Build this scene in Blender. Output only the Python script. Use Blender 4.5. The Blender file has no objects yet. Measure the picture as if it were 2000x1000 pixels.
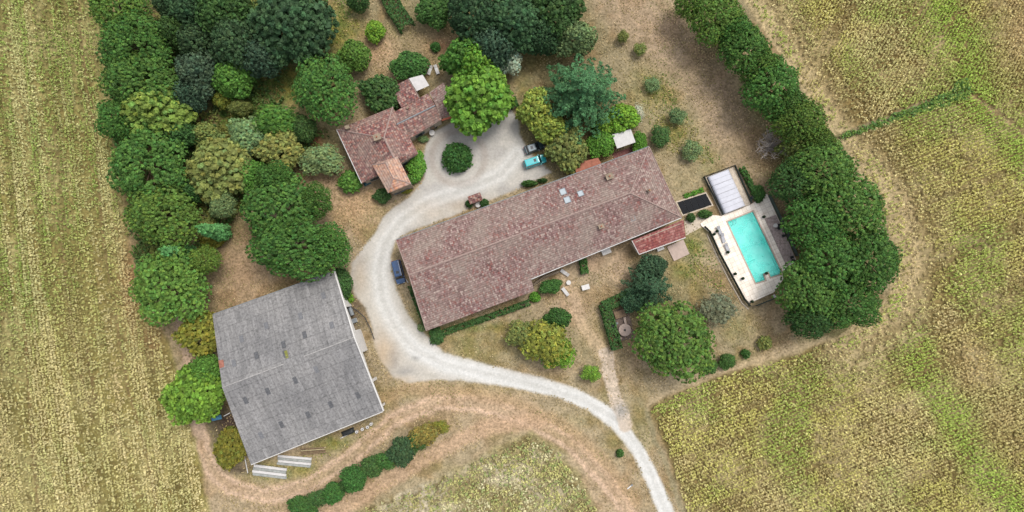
import bpy, bmesh, math, random
import numpy as np
from mathutils import Vector, Matrix

C = bpy.context.scene.collection
scn = bpy.context.scene
rad = math.radians

# ------------------------------------------------------------------ camera, world, sun, exposure
CAMH, CAMY, TILT, FPX = 120.0, -6.3, rad(3.0), 1200.0
cam = bpy.data.objects.new('camera', bpy.data.cameras.new('camera'))
C.objects.link(cam)
cam.location = (0, CAMY, CAMH)
cam.rotation_euler = (TILT, 0, 0)
cam.data.sensor_width = 36.0
cam.data.lens = 36.0 * FPX / 2000.0
cam.data.clip_end = 6000
scn.camera = cam

SUN_AZ, SUN_EL = rad(48), rad(64)          # azimuth measured from +X towards +Y
world = bpy.data.worlds.new('World'); scn.world = world
world.use_nodes = True
wn = world.node_tree; wn.nodes.clear()
sky = wn.nodes.new('ShaderNodeTexSky'); sky.sky_type = 'NISHITA'; sky.sun_disc = False
sky.sun_elevation = SUN_EL; sky.sun_rotation = math.pi / 2 - SUN_AZ
sky.air_density = 1.0; sky.dust_density = 3.0
hs = wn.nodes.new('ShaderNodeHueSaturation'); hs.inputs['Saturation'].default_value = 0.35
bg = wn.nodes.new('ShaderNodeBackground'); bg.inputs['Strength'].default_value = 0.15
wo = wn.nodes.new('ShaderNodeOutputWorld')
wn.links.new(sky.outputs[0], hs.inputs['Color']); wn.links.new(hs.outputs[0], bg.inputs['Color'])
wn.links.new(bg.outputs[0], wo.inputs['Surface'])
sl = bpy.data.lights.new('sun', 'SUN'); sl.energy = 1.2; sl.angle = rad(20); sl.color = (1.0, 0.965, 0.90)
so = bpy.data.objects.new('sun', sl); C.objects.link(so)
sd = Vector((math.cos(SUN_AZ) * math.cos(SUN_EL), math.sin(SUN_AZ) * math.cos(SUN_EL), math.sin(SUN_EL)))
so.rotation_euler = sd.to_track_quat('Z', 'Y').to_euler(); so.location = (60, 60, 150)
scn.view_settings.view_transform = 'Standard'; scn.view_settings.look = 'None'
scn.view_settings.exposure = 0.60; scn.view_settings.gamma = 1.0; scn.view_settings.use_curve_mapping = False

# ------------------------------------------------------------------ plan of the place: survey pixel -> ground plan
def G(px, py, z=0.0):
    u = (px - 1000.0) / FPX; v = -(py - 500.0) / FPX
    dx = u; dy = v * math.cos(TILT) + math.sin(TILT); dz = v * math.sin(TILT) - math.cos(TILT)
    k = (z - CAMH) / dz
    return Vector((dx * k, CAMY + dy * k, z))
def PX(x, y):
    """ground x,y (arrays) -> plan pixels"""
    vy = y - CAMY; vz = -CAMH
    cy = vy * math.cos(TILT) + vz * math.sin(TILT)
    cz = -vy * math.sin(TILT) + vz * math.cos(TILT)
    return 1000 + FPX * x / (-cz), 500 - FPX * cy / (-cz)

GAIN = 1.4
def lin(c):
    c = np.asarray(c, dtype=float) / 255.0
    return np.where(c <= 0.04045, c / 12.92, ((c + 0.055) / 1.055) ** 2.4)
def S(r, g, b, k=1.0):
    v = lin((r, g, b)) * k / GAIN
    return (float(v[0]), float(v[1]), float(v[2]), 1.0)

# ------------------------------------------------------------------ numpy noise and masks
def _hash(ix, iy, seed):
    h = (ix.astype(np.int64) * 374761393 + iy.astype(np.int64) * 668265263 + seed * 974634777) & 0x7fffffff
    h = ((h ^ (h >> 13)) * 1274126177) & 0x7fffffff
    h = (h ^ (h >> 16)) & 0xffff
    return h / 65535.0
def vn(x, y, s, seed=0):
    x = np.asarray(x) / s; y = np.asarray(y) / s
    ix = np.floor(x); iy = np.floor(y); fx = x - ix; fy = y - iy
    fx = fx * fx * (3 - 2 * fx); fy = fy * fy * (3 - 2 * fy)
    a = _hash(ix, iy, seed); b = _hash(ix + 1, iy, seed); c = _hash(ix, iy + 1, seed); d = _hash(ix + 1, iy + 1, seed)
    return (a * (1 - fx) + b * fx) * (1 - fy) + (c * (1 - fx) + d * fx) * fy
def fbm(x, y, s, seed=0, o=3):
    t = 0; a = 1; n = 0
    for i in range(o):
        t = t + a * vn(x, y, s / 2 ** i, seed + 17 * i); n += a; a *= 0.55
    return t / n
def seg_d(x, y, pts, closed=False):
    d = np.full(x.shape, 1e9)
    n = len(pts)
    for i in range(n if closed else n - 1):
        ax, ay = pts[i][:2]; bx, by = pts[(i + 1) % n][:2]
        vx, vy = bx - ax, by - ay
        t = np.clip(((x - ax) * vx + (y - ay) * vy) / (vx * vx + vy * vy + 1e-9), 0, 1)
        d = np.minimum(d, np.hypot(x - ax - t * vx, y - ay - t * vy))
    return d
def inside(x, y, poly):
    r = np.zeros(x.shape, bool); n = len(poly)
    for i in range(n):
        ax, ay = poly[i]; bx, by = poly[(i + 1) % n]
        if ay == by: continue
        r ^= ((ay > y) != (by > y)) & (x < (bx - ax) * (y - ay) / (by - ay) + ax)
    return r
def sdf(x, y, poly):
    d = seg_d(x, y, poly, True)
    return np.where(inside(x, y, poly), d, -d)          # positive inside
def sm(v, a, b):
    t = np.clip((v - a) / (b - a), 0, 1)
    return t * t * (3 - 2 * t)

GRAVEL = [(990, 205), (1012, 232), (1015, 262), (1035, 300), (1078, 336), (1020, 366), (940, 398), (880, 424), (800, 452),
          (772, 470), (764, 500), (772, 560), (797, 615), (828, 650), (868, 688), (960, 714), (1060, 737), (1130, 760), (1190, 793),
          (1228, 832), (1264, 885), (1292, 940), (1318, 1000), (1350, 1120), (1312, 1120), (1284, 1000), (1262, 945), (1236, 888),
          (1200, 842), (1150, 802), (1090, 776), (1000, 757), (900, 744), (850, 742), (800, 748), (768, 738), (745, 705), (732, 680),
          (727, 640), (714, 600), (692, 575), (684, 540), (686, 515), (704, 488), (732, 455), (748, 425), (768, 406), (800, 384),
          (828, 350), (826, 310), (833, 280), (850, 255), (880, 240), (940, 243), (975, 228)]
ROADC = [(1310, 1040), (1300, 1000), (1275, 930), (1245, 868), (1205, 820), (1145, 784), (1060, 757), (960, 732), (870, 712), (810, 682),
         (772, 640), (748, 585), (740, 530), (750, 478), (782, 432), (835, 395), (900, 372), (980, 340), (1010, 300)]
LEFT = [(-400, -300), (232, -300), (222, 0), (215, 200), (236, 350), (252, 470), (272, 560), (306, 625), (330, 665), (352, 740),
        (374, 830), (392, 900), (410, 1000), (440, 1300), (-400, 1300)]
RUP = [(1420, -300), (1452, -5), (1500, 70), (1545, 140), (1590, 212), (1628, 262), (1700, 240), (1790, 205), (1885, 178), (1905, 190),
       (2400, 560), (2400, -300)]
RLO = [(1640, 272), (1700, 250), (1790, 215), (1885, 174), (1905, 190), (2400, 560), (2400, 1300), (1380, 1300), (1340, 1000), (1302, 880),
       (1268, 795), (1300, 775), (1420, 728), (1500, 705), (1560, 690), (1640, 655), (1705, 612), (1738, 570), (1748, 500), (1726, 430), (1712, 385), (1668, 322)]
BOT = [(1035, 845), (980, 868), (860, 930), (690, 1002), (500, 1100), (480, 1300), (1260, 1300), (1170, 1000), (1135, 930), (1085, 870)]
PATH_A = [(1104, 540), (1122, 590), (1140, 640), (1165, 670), (1188, 700)]
PATH_B = [(1183, 690), (1190, 730), (1200, 770), (1210, 800), (1222, 830)]
TRACK1 = [(385, 830), (395, 875), (412, 915), (450, 952), (520, 970), (600, 950), (690, 890), (770, 820), (850, 785), (940, 790), (1040, 820),
          (1120, 870), (1190, 945), (1240, 1020), (1300, 1150)]
TRACK2 = [(600, 1020), (680, 985), (780, 925), (880, 868), (960, 832), (1050, 822)]
BARNP = [(415, 615), (652, 530), (748, 803), (490, 907)]
POOL = [(1420, 433.5), (1469.5, 413.5), (1526, 534), (1504, 541), (1500, 531), (1489, 535), (1493, 547), (1475, 552.5)]

def blobs(px, py, lst):
    m = np.zeros(px.shape)
    for (x, y, rx, ry, w) in lst:
        m = np.maximum(m, w * np.exp(-(((px - x) / rx) ** 2 + ((py - y) / ry) ** 2)))
    return m

CURVE = [(140, -120), (150, 0), (162, 110), (188, 270), (202, 450), (216, 560), (226, 620), (252, 760), (290, 900), (318, 1020), (345, 1150)]
def lat(px, py): return px - np.interp(py, [p[1] for p in CURVE], [p[0] for p in CURVE])
def rowband(px, py, seed=0):
    """-1..1 sowing bands that run along the left field"""
    u = lat(px, py)
    return (vn(u, py / 26, 7, 301 + seed) * .5 + vn(u, py / 40, 19, 302 + seed) * .5) * 2 - 1
MGN = [(1446, -80), (1452, 0), (1500, 72), (1560, 165), (1630, 265), (1700, 345), (1730, 400), (1750, 500), (1735, 590), (1650, 655)]
def paint(x, y):
    """albedo (linear) and mottle strength of the ground at world x,y"""
    px0, py0 = PX(x, y)
    px = px0 + (fbm(x, y, 1.6, 5) - .5) * 9; py = py0 + (fbm(x, y, 1.6, 9) - .5) * 9; pxs = px0 + (fbm(x, y, 1.2, 5) - .5) * 3.5; pys = py0 + (fbm(x, y, 1.2, 9) - .5) * 3.5
    big = fbm(x, y, 16, 1); mid = fbm(x, y, 4, 2); fin = fbm(x, y, 1.1, 3)
    def c(*a): return lin(a) / GAIN
    def mix(A, B, m): return A + (B - A) * np.clip(m, 0, 1)[..., None]
    col = np.zeros(x.shape + (3,)) + c(174, 157, 127)
    col = mix(col, c(152, 128, 92), sm(mid, .45, .72) * .8)
    col = mix(col, c(190, 166, 136), sm(big, .5, .75) * .5)
    col = mix(col, c(142, 135, 84), sm(fbm(x, y, 9, 33), .55, .8) * .6)
    mot = np.ones(x.shape) * .9
    # greener grass
    gm = blobs(px, py, [(560, 170, 130, 70, 1.0), (480, 240, 120, 70, 1.0), (600, 290, 60, 40, .6), (660, 60, 60, 60, .95), (600, 110, 60, 40, .6), (1350, 480, 30, 30, 1.1), (1335, 530, 30, 25, .8),
                        (1275, 180, 60, 55, .62), (1320, 250, 60, 50, .62), (1400, 300, 60, 30, .7), (1340, 350, 40, 30, .3), (1020, 170, 30, 70, .5), (1040, 110, 50, 40, .5),
                        (560, 920, 100, 22, .9), (660, 868, 50, 14, .95), (740, 832, 22, 10, .6), (820, 610, 16, 40, .8), (930, 640, 110, 14, .75), (960, 660, 120, 22, .35),
                        (1330, 560, 60, 40, .4), (1440, 640, 50, 40, .5), (780, 30, 30, 60, .3), (1360, 445, 60, 12, .7), (1400, 330, 70, 16, .5), (720, 940, 150, 60, .12), (1440, 700, 60, 16, .35), (1250, 820, 30, 60, .35),
                        (1460, 330, 20, 30, .5), (1200, 860, 30, 30, .35), (1140, 820, 60, 20, .25), (950, 760, 180, 14, .2), (1050, 680, 130, 60, .32), (940, 690, 80, 30, .35)])
    gm = gm * (0.45 + 0.9 * mid)
    gcol = mix(np.zeros(col.shape) + c(112, 124, 62), c(150, 142, 74), sm(fin, .35, .7))
    col = mix(col, gcol, gm)
    # leaf litter and shaded worn soil under the trees
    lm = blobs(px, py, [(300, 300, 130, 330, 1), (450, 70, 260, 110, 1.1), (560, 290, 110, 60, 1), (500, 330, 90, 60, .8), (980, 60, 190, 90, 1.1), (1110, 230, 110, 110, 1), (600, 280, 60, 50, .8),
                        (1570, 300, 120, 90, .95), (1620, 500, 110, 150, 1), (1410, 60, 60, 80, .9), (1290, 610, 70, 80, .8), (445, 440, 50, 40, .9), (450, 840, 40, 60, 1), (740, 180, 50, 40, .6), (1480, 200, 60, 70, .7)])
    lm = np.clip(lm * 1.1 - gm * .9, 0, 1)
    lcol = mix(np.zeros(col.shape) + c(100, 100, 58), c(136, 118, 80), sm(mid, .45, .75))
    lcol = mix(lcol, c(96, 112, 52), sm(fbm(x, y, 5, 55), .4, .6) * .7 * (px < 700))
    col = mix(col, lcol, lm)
    # reddish worn strip and painted shade band beside the pine row, reddish patches, bare soil
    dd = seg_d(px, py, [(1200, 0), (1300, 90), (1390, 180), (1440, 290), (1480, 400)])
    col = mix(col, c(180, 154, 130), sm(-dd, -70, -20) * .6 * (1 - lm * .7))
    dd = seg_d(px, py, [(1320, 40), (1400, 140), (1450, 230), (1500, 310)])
    col = mix(col, c(160, 134, 110), sm(-dd, -30, -4) * .35)  # brown soil strip with the pine row's shade painted into its colour
    col = mix(col, c(204, 168, 134), blobs(px, py, [(690, 400, 60, 50, .8), (640, 350, 30, 30, .6), (870, 80, 70, 30, .5), (740, 100, 40, 40, .7), (1510, 620, 40, 40, .3)]))
    col = mix(col, c(176, 146, 116), blobs(px, py, [(470, 530, 70, 90, .8), (620, 330, 40, 30, .6), (300, 640, 50, 60, .5), (256, 490, 16, 60, .6), (1250, 160, 10, 10, .2), (1190, 160, 10, 10, 0)]))
    col = mix(col, c(150, 88, 66), blobs(px, py, [(612, 272, 18, 14, .8), (395, 232, 28, 10, .6), (860, 90, 20, 12, .4), (380, 345, 14, 20, .5)]))
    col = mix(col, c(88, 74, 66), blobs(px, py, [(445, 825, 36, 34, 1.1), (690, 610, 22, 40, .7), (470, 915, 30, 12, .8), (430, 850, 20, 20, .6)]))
    # tracks
    d = seg_d(px, py, TRACK1); rut = .5 + .5 * np.cos(d / 15.0 * math.pi * 1.25)
    col = mix(col, c(203, 172, 144), sm(-d, -26, -8) * (.45 + .45 * (1 - rut)))
    col = mix(col, c(212, 184, 158), sm(-np.abs(d - 11), -6, -1) * .65)
    d = seg_d(px, py, TRACK2)
    col = mix(col, c(200, 168, 138), sm(-d, -24, -8) * .75)
    col = mix(col, c(186, 156, 120), sm(-seg_d(px, py, [(740, 780), (800, 760), (900, 765), (1000, 785), (1100, 830), (1180, 900), (1240, 980)]), -22, -4) * .6)
    col = mix(col, c(150, 142, 112), sm(-seg_d(px, py, [(1262, 800), (1280, 860), (1310, 930), (1335, 1010)]), -9, -2) * .7)
    d = seg_d(px, py, [(342, 610), (362, 670), (372, 730), (388, 850)])
    col = mix(col, c(192, 166, 142), sm(-d, -16, -4) * .9)
    d = seg_d(px, py, [(1270, 790), (1340, 765), (1430, 725), (1540, 680), (1640, 670)])
    col = mix(col, c(198, 176, 142), sm(-d, -18, -4) * .7)
    # fields: soil and stubble between the plants
    for F, cc, c2 in ((LEFT, (142, 132, 80), (168, 158, 108)), (RUP, (134, 116, 74), (190, 172, 128)), (RLO, (136, 120, 78), (188, 172, 130)), (BOT, (160, 148, 108), (206, 194, 168))):
        s = sdf(px, py, F)
        f = mix(np.zeros(col.shape) + c(*cc), c(*c2), sm(fbm(x, y, 7, 44), .4, .75) * .9)
        f = mix(f, c(116, 100, 62), sm(fin, .5, .75) * .7)
        if F is LEFT: f = f * (1 + .22 * rowband(px0, py0))[..., None]; f = mix(f, c(150, 118, 84), blobs(px, py, [(262, 540, 26, 110, .9), (300, 650, 26, 60, .6)]))
        col = mix(col, f, sm(s, -5, 6))
        mot = np.where(s > 0, 1.3, mot)
    # sparse straw margin along the pines
    mgn = [(1452, 0), (1500, 72), (1560, 165), (1630, 265), (1700, 345), (1740, 400), (1775, 500), (1750, 590), (1650, 660)]
    d = seg_d(px, py, mgn)
    inf = (sdf(px, py, RUP) > 0) | (sdf(px, py, RLO) > 0)
    col = mix(col, c(198, 178, 138), sm(-d, -60, -14) * .75 * inf)
    # brown furrow lines on the left field
    for L in ([(150, -50), (162, 110), (188, 270), (200, 450), (216, 560)], [(224, 610), (250, 760), (290, 900), (310, 1020)], [(48, 620), (60, 820), (76, 1010)], [(170, 680), (188, 800)], [(120, 460), (130, 560), (150, 700), (180, 820)]):
        d = seg_d(pxs, pys, L); col = mix(col, c(132, 112, 78), sm(-d, -5, -1) * .7)
    # gravel
    s = sdf(pxs, pys, GRAVEL)
    g = mix(np.zeros(col.shape) + c(192, 187, 180), c(208, 202, 192), sm(mid, .35, .7))
    low = sm(py0, 420, 640)
    g = mix(g, c(216, 208, 194), low * .6)
    rc = seg_d(px0, py0, ROADC)
    g = mix(g, c(228, 226, 220), sm(-rc, -30, -6) * (.5 + .5 * low))
    g = mix(g, c(204, 201, 194), (sm(-np.abs(rc - 1), -7, -1)) * .45)
    g = mix(g, c(230, 228, 223), (sm(-np.abs(rc - 9), -7, -1)) * .4)
    ring = np.abs(np.hypot(px0 - 895, py0 - 308) - 52)
    g = mix(g, c(174, 160, 148), sm(-ring, -12, -2) * .45)
    g = mix(g, c(150, 148, 144), blobs(px, py, [(768, 705, 10, 26, .7), (790, 725, 22, 8, .6), (812, 700, 8, 5, .6), (1215, 808, 12, 14, .5)]))
    g = mix(g, c(206, 184, 156), blobs(px, py, [(745, 690, 26, 40, .9), (700, 540, 16, 40, .5), (770, 745, 40, 12, .6), (935, 402, 70, 14, .6), (840, 410, 40, 20, .3)]))
    gr = sm(s, -3, 3.5)
    col = mix(col, g, gr); mot = mot * (1 - gr) + .3 * gr
    # trodden path and slab path
    d = seg_d(px, py, PATH_A); col = mix(col, c(208, 182, 150), sm(-d, -24, -4) * .7)
    d = seg_d(px, py, PATH_B); col = mix(col, c(214, 196, 176), sm(-d, -15, -11) * .9)
    col = mix(col, c(196, 168, 142), blobs(px, py, [(1150, 510, 40, 34, .6), (1210, 520, 24, 40, .6), (1110, 600, 50, 30, .5), (1230, 700, 40, 30, .4), (1080, 720, 70, 16, .4)]))
    col = mix(col, c(176, 172, 166), blobs(px, py, [(1212, 803, 14, 16, .9)]))
    return col, mot

# ------------------------------------------------------------------ scene helpers
def tag(o, label=None, cat=None, group=None, kind=None):
    if label: o['label'] = label
    if cat: o['category'] = cat
    if group: o['group'] = group
    if kind: o['kind'] = kind
    return o
def empty(name, loc, rz=0.0, label=None, cat=None, group=None, scale=None):
    o = bpy.data.objects.new(name, None); C.objects.link(o)
    o.location = loc; o.rotation_euler = (0, 0, rz); o.empty_display_size = .3
    if scale: o.scale = scale
    return tag(o, label, cat, group)
def link(name, me, m=None, parent=None):
    if m is not None and not me.materials: me.materials.append(m)
    o = bpy.data.objects.new(name, me); C.objects.link(o)
    if parent: o.parent = parent
    return o
def mesh_np(name, V, F, col=None):
    me = bpy.data.meshes.new(name)
    V = np.asarray(V, dtype=np.float32); F = np.asarray(F, dtype=np.int32); k = F.shape[1]
    me.vertices.add(len(V)); me.vertices.foreach_set('co', V.ravel())
    me.loops.add(F.size); me.loops.foreach_set('vertex_index', F.ravel())
    me.polygons.add(len(F)); me.polygons.foreach_set('loop_start', np.arange(0, F.size, k, dtype=np.int32))
    try: me.polygons.foreach_set('loop_total', np.full(len(F), k, dtype=np.int32))
    except Exception: pass
    me.update(calc_edges=True)
    if col is not None:
        a = me.color_attributes.new('col', 'FLOAT_COLOR', 'POINT')
        cc = np.ones((len(V), 4), dtype=np.float32); cc[:, :col.shape[1]] = col
        a.data.foreach_set('color', cc.ravel())
    return me
class MB:
    """collects boxes, tubes and prisms into one mesh"""
    def __init__(s): s.v = []; s.f = []
    def add(s, vs, fs):
        n = len(s.v); s.v += [tuple(v) for v in vs]; s.f += [tuple(i + n for i in f) for f in fs]; return s
    def box(s, c, size, rz=0.0, M=None, taper=1.0):
        hx, hy, hz = size[0] / 2, size[1] / 2, size[2] / 2
        vs = [Vector((x * hx * (taper if z > 0 else 1), y * hy * (taper if z > 0 else 1), z * hz)) for z in (-1, 1) for x, y in ((-1, -1), (1, -1), (1, 1), (-1, 1))]
        R = Matrix.Rotation(rz, 3, 'Z')
        vs = [R @ v + Vector(c) for v in vs]
        if M is not None: vs = [M @ v for v in vs]
        return s.add(vs, [(3, 2, 1, 0), (4, 5, 6, 7), (0, 1, 5, 4), (1, 2, 6, 5), (2, 3, 7, 6), (3, 0, 4, 7)])
    def tube(s, pts, radii, n=8, cap=True):
        pts = [Vector(p) for p in pts]; rings = []; vs = []
        if not isinstance(radii, (list, tuple)): radii = [radii] * len(pts)
        for i, p in enumerate(pts):
            a = pts[max(i - 1, 0)]; b = pts[min(i + 1, len(pts) - 1)]; t = (b - a).normalized()
            u = t.cross(Vector((0, 0, 1)));
            if u.length < 1e-3: u = Vector((1, 0, 0))
            u.normalize(); w = t.cross(u)
            vs += [p + (u * math.cos(2 * math.pi * k / n) + w * math.sin(2 * math.pi * k / n)) * radii[i] for k in range(n)]
        fs = [(i * n + k, i * n + (k + 1) % n, (i + 1) * n + (k + 1) % n, (i + 1) * n + k) for i in range(len(pts) - 1) for k in range(n)]
        if cap: fs += [tuple(range(n))[::-1], tuple(range((len(pts) - 1) * n, len(pts) * n))]
        return s.add(vs, fs)
    def lathe(s, prof, c=(0, 0, 0), n=16):
        vs = [(c[0] + r * math.cos(2 * math.pi * k / n), c[1] + r * math.sin(2 * math.pi * k / n), c[2] + z) for r, z in prof for k in range(n)]
        m = len(prof)
        fs = [(i * n + k, i * n + (k + 1) % n, (i + 1) * n + (k + 1) % n, (i + 1) * n + k) for i in range(m - 1) for k in range(n)]
        fs += [tuple(range(n))[::-1], tuple(range((m - 1) * n, m * n))]
        return s.add(vs, fs)
    def prism(s, poly, z0, z1):
        n = len(poly)
        vs = [(p[0], p[1], z0) for p in poly] + [(p[0], p[1], z1) for p in poly]
        return s.add(vs, [tuple(range(n))[::-1], tuple(range(n, 2 * n))] + [(i, (i + 1) % n, n + (i + 1) % n, n + i) for i in range(n)])
    def build(s, name, m, parent=None, smooth=False, origin=None):
        me = bpy.data.meshes.new(name)
        if origin is not None:
            o_ = Vector(origin); s.v = [tuple(Vector(v) - o_) for v in s.v]
        me.from_pydata(s.v, [], s.f); me.update()
        bm = bmesh.new(); bm.from_mesh(me); bmesh.ops.recalc_face_normals(bm, faces=bm.faces); bm.to_mesh(me); bm.free()
        if smooth:
            for p in me.polygons: p.use_smooth = True
        o = link(name, me, m, parent)
        if origin is not None: o.location = origin
        return o
def ccw(poly):
    a = sum(poly[i][0] * poly[(i + 1) % len(poly)][1] - poly[(i + 1) % len(poly)][0] * poly[i][1] for i in range(len(poly)))
    return poly if a > 0 else poly[::-1]

# ------------------------------------------------------------------ materials
def newmat(name):
    m = bpy.data.materials.new(name); m.use_nodes = True
    nt = m.node_tree; b = nt.nodes['Principled BSDF']
    return m, nt, b
def N(nt, t, **kw):
    n = nt.nodes.new(t)
    for k, v in kw.items(): setattr(n, k, v)
    return n
def ramp(nt, fac, stops, interp='LINEAR'):
    r = N(nt, 'ShaderNodeValToRGB'); r.color_ramp.interpolation = interp
    e = r.color_ramp.elements
    while len(e) < len(stops): e.new(.5)
    for el, (p, c) in zip(e, stops):
        el.position = p; el.color = c
    nt.links.new(fac, r.inputs[0]); return r
def noise(nt, vec, scale, detail=3, rough=.6):
    n = N(nt, 'ShaderNodeTexNoise'); n.inputs['Scale'].default_value = scale; n.inputs['Detail'].default_value = detail; n.inputs['Roughness'].default_value = rough
    if vec is not None: nt.links.new(vec, n.inputs['Vector'])
    return n
def mixc(nt, fac, a, b, mode='MIX'):
    n = N(nt, 'ShaderNodeMix', data_type='RGBA', blend_type=mode)
    for s, v in ((0, fac), (6, a), (7, b)):
        if hasattr(v, 'links') or hasattr(v, 'is_output'): nt.links.new(v, n.inputs[s])
        else: n.inputs[s].default_value = v
    return n.outputs[2]
def bump(nt, b, h, strength=.4, dist=.05):
    n = N(nt, 'ShaderNodeBump'); n.inputs['Strength'].default_value = strength; n.inputs['Distance'].default_value = dist
    nt.links.new(h, n.inputs['Height']); nt.links.new(n.outputs[0], b.inputs['Normal'])
def g1(v): return (v, v, v, 1)
def simple(name, c, rough=.7, var=.25, scale=3.0, metallic=0.0, spec=.3, bmp=.2):
    m, nt, b = newmat(name)
    tc = N(nt, 'ShaderNodeTexCoord')
    n = noise(nt, tc.outputs['Object'], scale, 4, .65)
    r = ramp(nt, n.outputs[0], [(.3, g1(1 - var)), (.7, g1(1 + var * .5))])
    nt.links.new(mixc(nt, 1.0, c, r.outputs[0], 'MULTIPLY'), b.inputs['Base Color'])
    b.inputs['Roughness'].default_value = rough; b.inputs['Metallic'].default_value = metallic; b.inputs['Specular IOR Level'].default_value = spec
    if bmp: bump(nt, b, n.outputs[0], bmp, .03)
    return m
def ground_mat(name, hi=1.0):
    m, nt, b = newmat(name)
    at = N(nt, 'ShaderNodeAttribute', attribute_name='col')
    tc = N(nt, 'ShaderNodeTexCoord')
    n1 = noise(nt, tc.outputs['Object'], .55, 6, .75); n2 = noise(nt, tc.outputs['Object'], 2.2, 4, .75)
    r1 = ramp(nt, n1.outputs[0], [(.34, (.56, .56, .48, 1)), (.5, (.98, .98, .97, 1)), (.66, (1.34, 1.32, 1.3, 1))])
    r2 = ramp(nt, n2.outputs[0], [(.34, (.62, .63, .58, 1)), (.5, g1(1)), (.66, (1.36, 1.32, 1.3, 1))])
    mm = mixc(nt, 1.0, r1.outputs[0], r2.outputs[0], 'MULTIPLY')
    fac = N(nt, 'ShaderNodeMath', operation='MULTIPLY', use_clamp=True); fac.inputs[1].default_value = .85 * hi
    nt.links.new(at.outputs['Alpha'], fac.inputs[0])
    mod = mixc(nt, fac.outputs[0], (1, 1, 1, 1), mm)
    nt.links.new(mixc(nt, 1.0, at.outputs['Color'], mod, 'MULTIPLY'), b.inputs['Base Color'])
    b.inputs['Roughness'].default_value = .95; b.inputs['Specular IOR Level'].default_value = .1
    bump(nt, b, n2.outputs[0], .5 * hi, .12)
    return m
def leaf_mat(name):
    m, nt, b = newmat(name)
    at = N(nt, 'ShaderNodeAttribute', attribute_name='col'); oi = N(nt, 'ShaderNodeObjectInfo')
    c = mixc(nt, 1.0, at.outputs['Color'], oi.outputs['Color'], 'MULTIPLY')
    nt.links.new(c, b.inputs['Base Color'])
    b.inputs['Roughness'].default_value = .6; b.inputs['Specular IOR Level'].default_value = .22
    tr = N(nt, 'ShaderNodeBsdfTranslucent'); nt.links.new(c, tr.inputs['Color'])
    mx = N(nt, 'ShaderNodeMixShader'); mx.inputs[0].default_value = .18
    out = nt.nodes['Material Output']
    nt.links.new(b.outputs[0], mx.inputs[1]); nt.links.new(tr.outputs[0], mx.inputs[2]); nt.links.new(mx.outputs[0], out.inputs['Surface'])
    return m
def tile_mat(name, cols, lichen, lich_amt=.5, cw=.36, ch=.5):
    """clay roof tiles: uv in metres, u along the eave, v up the slope"""
    m, nt, b = newmat(name)
    uv = N(nt, 'ShaderNodeUVMap')
    wob = noise(nt, uv.outputs[0], .5, 2); wv = N(nt, 'ShaderNodeVectorMath', operation='MULTIPLY_ADD')
    nt.links.new(wob.outputs['Color'], wv.inputs[0]); wv.inputs[1].default_value = (.35, .35, 0); nt.links.new(uv.outputs[0], wv.inputs[2])
    dv = N(nt, 'ShaderNodeVectorMath', operation='DIVIDE'); dv.inputs[1].default_value = (cw, ch, 1); nt.links.new(wv.outputs[0], dv.inputs[0])
    fl = N(nt, 'ShaderNodeVectorMath', operation='FLOOR'); nt.links.new(dv.outputs[0], fl.inputs[0])
    wn_ = N(nt, 'ShaderNodeTexWhiteNoise', noise_dimensions='2D'); nt.links.new(fl.outputs[0], wn_.inputs['Vector'])
    n = len(cols)
    base = ramp(nt, wn_.outputs['Value'], [(i / n, c) for i, c in enumerate(cols)], 'CONSTANT')
    big = noise(nt, uv.outputs[0], .16, 4, .6); fine = noise(nt, uv.outputs[0], 1.6, 3, .7)
    lr = ramp(nt, big.outputs[0], [(.38, g1(0)), (.66, g1(lich_amt))])
    c1 = mixc(nt, lr.outputs[0], base.outputs[0], lichen)
    fr = ramp(nt, fine.outputs[0], [(.3, g1(.68)), (.7, g1(1.28))])
    c2 = mixc(nt, 1.0, c1, fr.outputs[0], 'MULTIPLY')
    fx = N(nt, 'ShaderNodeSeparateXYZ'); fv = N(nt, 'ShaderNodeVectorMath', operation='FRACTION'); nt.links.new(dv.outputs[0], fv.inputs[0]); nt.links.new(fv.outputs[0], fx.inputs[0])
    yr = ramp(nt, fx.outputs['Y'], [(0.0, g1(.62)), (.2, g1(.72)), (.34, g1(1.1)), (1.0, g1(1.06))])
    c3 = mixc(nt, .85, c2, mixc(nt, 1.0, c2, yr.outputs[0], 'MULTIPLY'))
    nt.links.new(c3, b.inputs['Base Color'])
    b.inputs['Roughness'].default_value = .9; b.inputs['Specular IOR Level'].default_value = .15
    pp = N(nt, 'ShaderNodeMath', operation='PINGPONG'); pp.inputs[1].default_value = .5; nt.links.new(fx.outputs['X'], pp.inputs[0])
    ad = N(nt, 'ShaderNodeMath', operation='ADD'); nt.links.new(pp.outputs[0], ad.inputs[0]); nt.links.new(wn_.outputs['Value'], ad.inputs[1])
    bump(nt, b, ad.outputs[0], .45, .08)
    return m
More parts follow.
